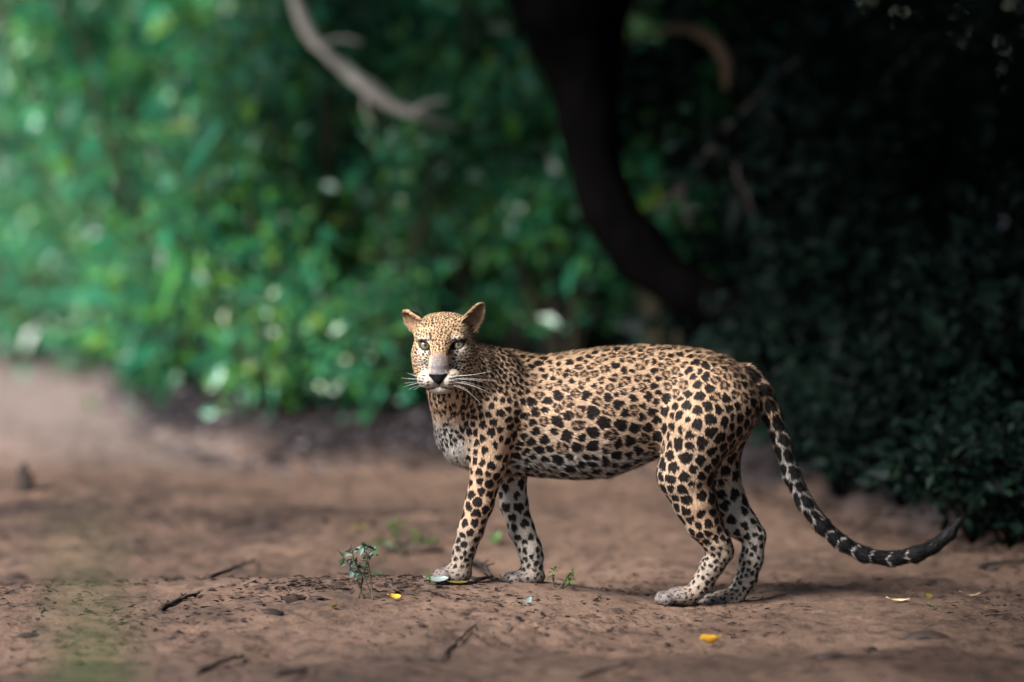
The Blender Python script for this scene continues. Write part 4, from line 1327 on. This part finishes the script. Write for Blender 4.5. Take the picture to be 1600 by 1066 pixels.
# ------------------------------------------------------------------ litter on the ground
def curled_leaf(L, W, curl, bend, seed, stalk=True):
    """a leaf blade with a midrib fold, curled edges and a stalk"""
    rs = np.random.RandomState(seed)
    nu, nv = 9, 5
    u = np.linspace(0, 1, nu)[:, None]; v = np.linspace(-1, 1, nv)[None, :]
    wid = W / 2 * np.sin(np.clip(u * .96 + .03, 0, 1) * math.pi) ** .75 * (1 + .12 * np.sin(u * 9 + rs.uniform(0, 6)))
    x = (u - .5) * L * np.ones_like(v)
    an = v * curl
    y = wid * np.where(abs(curl) > .05, np.sin(an) / max(abs(curl), .05), v)
    z = wid * (1 - np.cos(an)) / max(abs(curl), .05) * np.sign(curl) + bend * L * ((u - .5) ** 2 * 4) + rs.normal(0, .010 * L, (nu, nv))
    V = np.stack([x, y, z], -1).reshape(-1, 3)
    i = np.arange(nu * nv).reshape(nu, nv)
    Q = np.stack([i[:-1, :-1], i[1:, :-1], i[1:, 1:], i[:-1, 1:]], -1).reshape(-1, 4)
    a = Acc(); a.add(V, None, Q, np.repeat(rs.uniform(.35, .65), len(V)))
    if stalk:
        s0 = np.array([-L / 2, 0, bend * L]); a.tube([s0, s0 + np.array([-L * .2, .004, .004])], [.0012, .0008], 5)
    return a

def simple(name, stops, rough=.7, transl=.0):
    return leaf_material(name, stops, rough, transl, .3)
MAT_DEAD = simple('leaf_dead', [(.1, (.010, .0065, .006)), (.5, (.022, .014, .012)), (.9, (.06, .034, .024))])
MAT_YELLOW = simple('leaf_yellow', [(.1, (.42, .20, .02)), (.5, (.62, .34, .03)), (.9, (.70, .42, .06))], .5, .15)
MAT_OLIVE = simple('leaf_olive', [(.1, (.08, .065, .015)), (.5, (.13, .10, .02)), (.9, (.20, .15, .04))], .5, .1)
MAT_FRESH = simple('leaf_fresh', [(.1, (.025, .06, .015)), (.5, (.05, .12, .025)), (.9, (.09, .17, .04))], .4, .2)
MAT_PALELEAF = simple('leaf_pale', [(.1, (.09, .13, .12)), (.5, (.14, .19, .175)), (.9, (.22, .28, .25))], .4, .0)
MAT_STRAW = simple('leaf_straw', [(.1, (.36, .27, .13)), (.5, (.52, .42, .24)), (.9, (.6, .5, .3))], .6, .0)
MAT_CLOD = bark_material('clod', (.020, .015, .014), (.055, .040, .035), .9, 70, .8)

def lay_leaf(px, py, L, W, mat, label, curl=.8, bend=.15, yaw=0.0, tilt=(0, 0), lift=.004, seed=1, name='fallen_leaf', up=None):
    p = on_ground(px, py, lift) if up is None else V3(up)
    o = add_obj(name, curled_leaf(L, W, curl, bend, seed).mesh(name, mat), None, p, (tilt[0], tilt[1], yaw))
    return tag(o, label, 'leaf')

def twig(px0, py0, px1, py1, r, label, seed, knots=3, bow=.003, lift=.002, forks=3):
    a0 = on_ground(px0, py0, r + lift); a1 = on_ground(px1, py1, r + lift)
    rs = np.random.RandomState(seed)
    n = 9
    t = np.linspace(0, 1, n)[:, None]
    pts = a0 + (a1 - a0) * t + rs.normal(0, .0018, (n, 3)) * np.array([1, 1, .6]) + np.array([0, 0, 1]) * bow * np.sin(t * math.pi)
    pts[:, 2] = np.maximum(pts[:, 2], ground_z(pts[:, 0], pts[:, 1]) + r * .6)
    a = Acc(); a.tube(pts - a0, np.linspace(r, r * .55, n) * (1 + .25 * rs.rand(n)), 7, seed, .15)
    for f in range(forks):
        k = rs.randint(n // 2, n - 1); d = unit(rs, 1)[0] * np.array([1, 1, .4]); d[2] = abs(d[2]) + .15
        a.tube([pts[k] - a0, pts[k] - a0 + d * .012, pts[k] - a0 + d * .030], [r * .5, r * .4, r * .25], 5)
    return tag(add_obj('twig', a.mesh('twig', MAT_TWIG), None, a0), label, 'twig')

def clod(px, py, rx, rz, label, seed, name='crumpled_leaf'):
    """a dark dead leaf rolled up on itself"""
    p = on_ground(px, py, rz * .9)
    a = curled_leaf(rx * 2.3, rx * 2.4, -2.1, -.10, seed)
    a.v[0] = a.v[0] + .16 * rx * np.stack([noise3(a.v[0], 60, seed + k) for k in range(3)], -1)
    return tag(add_obj(name, a.mesh(name, MAT_DEAD), None, p, (.15, .1, math.sin(seed) * .6)), label, 'leaf')

# --- leaves one can point to
lay_leaf(1106, 1014, .066, .036, MAT_YELLOW, 'single orange-yellow fallen leaf on the sand in front of the hind paws', .5, .12, 2.3, (.75, .15), .020, 1)
lay_leaf(1406, 943, .052, .018, MAT_STRAW, 'pale straw-coloured fallen leaf below the lowest curve of the tail', .4, .1, .1, (.2, 0), .006, 2)
lay_leaf(1518, 935, .050, .010, MAT_STRAW, 'thin pale curled leaf near the right edge of the track', .9, .2, .25, (.2, 0), .006, 3)
lay_leaf(1450, 937, .026, .020, MAT_OLIVE, 'small round olive leaf between the two pale leaves under the tail', .3, .1, .6, (.6, 0), .009, 4)
lay_leaf(1450, 953, .024, .020, MAT_FRESH, 'small dark green leaf just below the round olive leaf', .3, .1, 1.9, (.6, 0), .009, 5)
lay_leaf(617, 938, .032, .024, MAT_YELLOW, 'small yellow leaf lying to the left of the near front paw', .5, .15, .5, (.5, 0), .008, 6)
lay_leaf(716, 914, .050, .020, MAT_OLIVE, 'olive-yellow leaf lying under the near front paw', .3, .05, .1, (.25, 0), .006, 7)
lay_leaf(1, 1, .045, .026, MAT_FRESH, 'upright green leaf in front of the toes of the near front paw', .35, .08, 0.25, (0, 1.25), 0, 8, up=on_ground(671, 920) + np.array([0, -.03, .026]))
lay_leaf(684, 915, .056, .026, MAT_PALELEAF, 'pale silvery leaf lying beside the toes of the near front paw', .5, .12, .15, (.5, 0), .012, 9)
lay_leaf(775, 851, .050, .026, MAT_FRESH, 'green leaf standing on the sand between the two front legs', .5, .15, .7, (.5, -.7), .018, 10)
lay_leaf(560, 832, .070, .026, MAT_OLIVE, 'yellow-green long leaf lying behind the seedling', .5, .1, .15, (.2, -.05), .012, 11)
lay_leaf(519, 955, .034, .024, MAT_OLIVE, 'small crumpled olive leaf left of the front paws in the foreground sand', 1.2, .2, 2.0, (.4, 0), .008, 12)
lay_leaf(826, 947, .030, .016, MAT_PALELEAF, 'tiny pale green leaf on the sand below the far front paw', .6, .1, 1.0, (.3, -.7), .012, 13)
DL = [
    (25, 906, .075, .032, 'brown curled dead leaf at the left edge, topmost of three', 0.1, 21), (45, 997, .072, .030, 'brown curled dead leaf at the left edge, middle one of three', .2, 22),
    (42, 1037, .076, .028, 'brown curled dead leaf at the left edge, lowest of three', .05, 23), (678, 862, .066, .036, 'reddish brown dead leaf behind the near front paw', .3, 24),
    (627, 919, .060, .022, 'dark dead leaf between the seedling and the near front paw', .1, 25), (529, 917, .050, .028, 'dark dead leaf at the foot of the seedling, on its left', .5, 26),
    (509, 905, .046, .020, 'narrow dark dead leaf above the dark leaf by the seedling', .7, 27), (612, 862, .055, .022, 'black dead leaf lying in the weeds behind the seedling', .05, 28),
    (1448, 997, .130, .045, 'long dark arched dead leaf in the lower right foreground', .05, 29), (1300, 1028, .080, .030, 'dark dead leaf left of the long arched one in the lower right', .35, 30),
    (1450, 914, .060, .030, 'dark dead leaf on the sand under the black tip of the tail', .15, 31), (1490, 926, .055, .024, 'dark dead leaf right of the one under the tail tip', .4, 32),
    (1362, 1019, .045, .030, 'small dark crumpled leaf between the two dead leaves at lower right', .9, 33), (718, 825, .040, .022, 'small dim dead leaf left of the near foreleg on the far sand', .2, 34),
    (508, 818, .046, .034, 'small black upright dead leaf behind the crest of sand', 1.2, 35), (561, 822, .040, .032, 'small black dead leaf, left of two beside the yellow-green leaf', .8, 36),
    (580, 822, .042, .030, 'small black dead leaf, right of two beside the yellow-green leaf', .3, 37), (1550, 962, .060, .030, 'dim dead leaf near the right edge of the sand', .6, 38),
    (440, 924, .030, .020, 'small curled black leaf above the pair of dark crumpled leaves', .8, 39), (965, 955, .030, .012, 'small dark sliver of leaf between front and hind paws', -.6, 40),
]
for px, py, L, W, lab, yaw, sd in DL:
    lay_leaf(px, py, L, W, MAT_DEAD, lab, -1.3 if sd % 2 else -.9, -.16, yaw, (.12, 0), W * .30 + .004, sd, 'dead_leaf')
# --- twigs
twig(328, 908, 398, 881, .0055, 'dark twig lying on the sand left of centre, uppermost of three', 51)
twig(250, 957, 312, 931, .0060, 'dark twig lying on the sand left of centre, middle of three', 52)
twig(308, 1056, 378, 1030, .0055, 'dark twig at the bottom left, lowest of three', 53)
twig(350, 828, 394, 819, .005, 'short dark twig on the crest of sand at left', 54)
twig(738, 884, 768, 908, .0075, 'thick dark stick leaning against the near front paw', 55, bow=.012)
twig(738, 908, 800, 913, .0045, 'thin dark stick on the ground between the front paws', 56)
twig(690, 1034, 742, 982, .0035, 'long thin bent twig in the foreground sand below the front paws', 57)
twig(905, 1064, 990, 1040, .004, 'faint twig in the bottom foreground right of centre', 58)
twig(1530, 890, 1600, 884, .007, 'dark twig near the right edge beside the thicket', 59)
twig(432, 1062, 478, 1056, .006, 'short dark twig at the bottom edge, right of the lowest twig', 60)
twig(1330, 838, 1425, 815, .004, 'thin dark twig lying above the lowest curve of the tail', 61, bow=.03)
# --- clods
clod(459, 941, .030, .017, 'larger dark crumpled leaf left of the seedling', 71)
clod(428, 961, .026, .014, 'dark crumpled leaf at the lower left of the larger crumpled leaf', 72)
clod(495, 938, .018, .014, 'small dark crumpled leaf between the larger crumpled leaf and the seedling', 73)
clod(543, 928, .014, .008, 'tiny dark crumpled leaf close to the stem of the seedling', 74)
clod(1372, 908, .012, .010, 'small dark crumpled leaf under the tail', 75)
clod(1552, 893, .016, .012, 'dark crumpled leaf at the right edge of the sand near the thicket', 76)
# stump far left
def stump():
    p = on_ground(38, 768)
    a = Acc(); q = spline([[0, 0, -.02, .030], [.004, 0, .03, .026], [-.003, 0, .065, .018], [.004, 0, .09, .006]], 10)
    a.tube(q[:, :3], q[:, 3], 9, 5, .18)
    a.tube([[.01, 0, .01], [.05, 0, .012], [.09, .01, .004]], [.010, .007, .004], 6, 6, .2)
    return tag(add_obj('broken_stub', a.mesh('broken_stub', MAT_TWIG), None, p), 'small black broken stub standing up at the far left', 'stub')
stump()

# --- seedlings and weeds
def seedling(px, py, stems, label, name='seedling', mat=None, leaf=.026, seed=1, wide=.5):
    """stems: lists of pixel points, from the ground up, drawn at the depth of the root"""
    rs = np.random.RandomState(seed)
    p = on_ground(px, py); Y = p[1]
    e = empty(name, p)
    lf = Acc()
    for pts in stems:
        w = np.array([P(a, b, Y + rs.uniform(-.02, .02)) for a, b in pts]) - p
        w[0] = (w[0][0], w[0][1], -.004)
        q = spline(w, 12)
        a = Acc(); a.tube(q, np.linspace(.0028, .0011, 12), 6, seed, .1)
        add_obj('stem', a.mesh('stem', MAT_STEM), e)
        n = max(6, int(len(pts) * 4))
        k = rs.randint(5, 12, n)
        ax = unit(rs, n) + np.array([0, 0, .2])
        leaf_cloud(lf, q[k], ax, unit(rs, n) * .5 + np.array([0, 0, 1]), leaf * rs.uniform(.6, 1.3, n), leaf * wide * rs.uniform(.7, 1.2, n), rs.rand(n))
    add_obj('foliage', lf.mesh('foliage', mat or MAT_FRESH, False), e)
    return tag(e, label, 'plant')
MAT_GREYLEAF = simple('leaf_grey', [(.1, (.02, .04, .022)), (.5, (.04, .07, .04)), (.9, (.12, .18, .15))], .4, .1)
seedling(583, 936, [[(583, 936), (570, 905), (555, 880), (548, 850)], [(583, 936), (579, 905), (574, 875), (566, 850)], [(570, 905), (550, 890), (535, 870)], [(560, 890), (575, 870), (588, 858)]],
         'small grey-green seedling with a forked stem left of the front paws', leaf=.030, seed=81, mat=MAT_GREYLEAF)
seedling(872, 920, [[(872, 920), (884, 906), (893, 894)], [(868, 915), (863, 902), (866, 890)], [(876, 918), (892, 908), (896, 897)]],
         'small thorny seedling with few leaves just right of the far front paw', leaf=.018, seed=82)
seedling(632, 868, [[(632, 868), (625, 845), (612, 828)], [(634, 868), (640, 842), (655, 832)], [(630, 868), (605, 852), (590, 842)], [(636, 868), (655, 852), (668, 848)], [(630, 868), (618, 838), (622, 815)]],
         'blurred dark weed tuft behind the seedling', name='weed', leaf=.042, seed=83, wide=.22)
seedling(1500, 800, [[(1500, 800), (1492, 770), (1480, 742)], [(1500, 800), (1505, 765), (1515, 742)], [(1498, 795), (1480, 765), (1462, 752)]],
         'pale-leaved sprig at the edge of the thicket above the tail tip', name='sprig', leaf=.045, seed=84, mat=MAT_GREYLEAF)
seedling(1420, 700, [[(1420, 720), (1415, 680), (1408, 630)], [(1420, 720), (1430, 670), (1440, 640)]], 'thin sprig with pale oval leaves in the dark right of the tail', name='sprig', leaf=.055, seed=85, mat=MAT_GREYLEAF)
seedling(1575, 845, [[(1575, 845), (1565, 815), (1550, 790)], [(1575, 845), (1585, 812), (1598, 800)]], 'drooping green sprig at the right edge above the sand', name='sprig', leaf=.05, seed=86, wide=.3)

# a weed close to the camera, far out of focus
def near_weed():
    x, y = P(132, 900, -9.2)[0], -9.2
    g = float(ground_z(x, y)); top = P(132, 860, -9.2)[2] - g
    e = empty('tall_weed', (x, y, g))
    a = Acc(); a.tube(spline([[0, 0, -.02], [.004, 0, top * .4], [-.003, .01, top * .8], [.004, 0, top]], 14), np.linspace(.006, .003, 14), 7, 4, .1)
    add_obj('stem', a.mesh('stem', MAT_FRESH), e)
    rs = np.random.RandomState(91); n = 75
    z = rs.uniform(.35, 1.0, n) * top
    c = np.stack([rs.normal(0, .010, n), rs.normal(0, .01, n), z], 1)
    ax = unit(rs, n) * np.array([.55, .6, .4]) + np.array([0, 0, .75])
    lf = Acc(); leaf_cloud(lf, c, ax, unit(rs, n), rs.uniform(.04, .08, n), rs.uniform(.012, .02, n), rs.rand(n))
    add_obj('foliage', lf.mesh('foliage', MAT_FRESH, False), e)
    tag(e, 'green weed stalk close to the camera, blurred to a smear at lower left', 'plant')
near_weed()

# --- uncountable litter
def litter(name, label, n, place, size, mat, seed):
    rs = np.random.RandomState(seed)
    x, y = place(rs, n)
    z = ground_z(x, y) + .003
    n = len(x)
    L = size[0] + (size[1] - size[0]) * rs.rand(n) ** 2.2
    an = rs.uniform(0, 6.28, n)
    ax = np.stack([np.cos(an), np.sin(an), rs.normal(.05, .18, n)], 1)
    acc = Acc(); leaf_cloud(acc, np.stack([x, y, z + L * .05], 1), ax, unit(rs, n) * .35 + np.array([0, 0, 1]), L, L * rs.uniform(.25, .6, n), rs.rand(n))
    o = add_obj(name, acc.mesh(name, mat, False))
    return tag(o, label, 'litter', None, 'stuff')
def on_track(rs, n):
    x = rs.uniform(-1.5, 1.7, n); y = np.where(rs.rand(n) < .6, rs.uniform(-1.2, .8, n), rs.uniform(-1.9, 4.5, n))
    k = (noise3(np.stack([x, y * .6, x * 0], 1), 2.2, 5) + rs.uniform(-.9, .7, n) > 0) & (bank(x, y) < .1)
    m_ = 900; c_ = rs.randint(0, 5, m_)          # drifts round the seedling and the front paws
    cx = np.array([-.46, -.62, -.30, -.20, -.38])[c_]; cy = np.array([.10, -.10, .05, -.12, .42])[c_]
    return np.concatenate([x[k], cx + rs.normal(0, .10, m_)]), np.concatenate([y[k], cy + rs.normal(0, .14, m_)])
def on_bank(rs, n):
    x = rs.uniform(-2.6, .55, n); b = rs.normal(.35, .40, n)
    y = np.interp(x, BX, BY) + b
    k = noise3(np.stack([x, y, x * 0], 1), 1.6, 9) + rs.uniform(-.7, .9, n) > 0
    return x[k], y[k]
litter('ground_litter', 'fine crumbs of dead leaf scattered over the sand', 15000, on_track, (.005, .034), MAT_DEAD, 101)
MAT_BANKLEAF = leaf_material('leaf_bank', [(.1, (.016, .012, .015)), (.5, (.055, .043, .050)), (.85, (.16, .13, .145)), (1.0, (.30, .26, .28))], .28, .05, .8)
litter('leaf_litter', 'heaped dead leaves along the foot of the thicket', 9000, on_bank, (.03, .085), MAT_BANKLEAF, 102)
def on_right(rs, n):
    x = rs.uniform(.55, 2.2, n); y = np.interp(x, BX, BY) + rs.normal(.25, .35, n)
    return x, y
litter('leaf_litter', 'dark dead leaves under the low plants right of the tail', 2600, on_right, (.02, .06), MAT_DEAD, 103)
def by_paws(rs, n):
    c_ = rs.randint(0, 4, n)
    cx = np.array([-.52, -.64, -.33, -.24])[c_]; cy = np.array([-.05, -.16, .12, -.14])[c_]
    return cx + rs.normal(0, .09, n), cy + rs.normal(0, .11, n)
litter('leaf_scraps', 'dark scraps of dead leaf strewn round the seedling left of the front paws', 230, by_paws, (.012, .050), MAT_DEAD, 104)
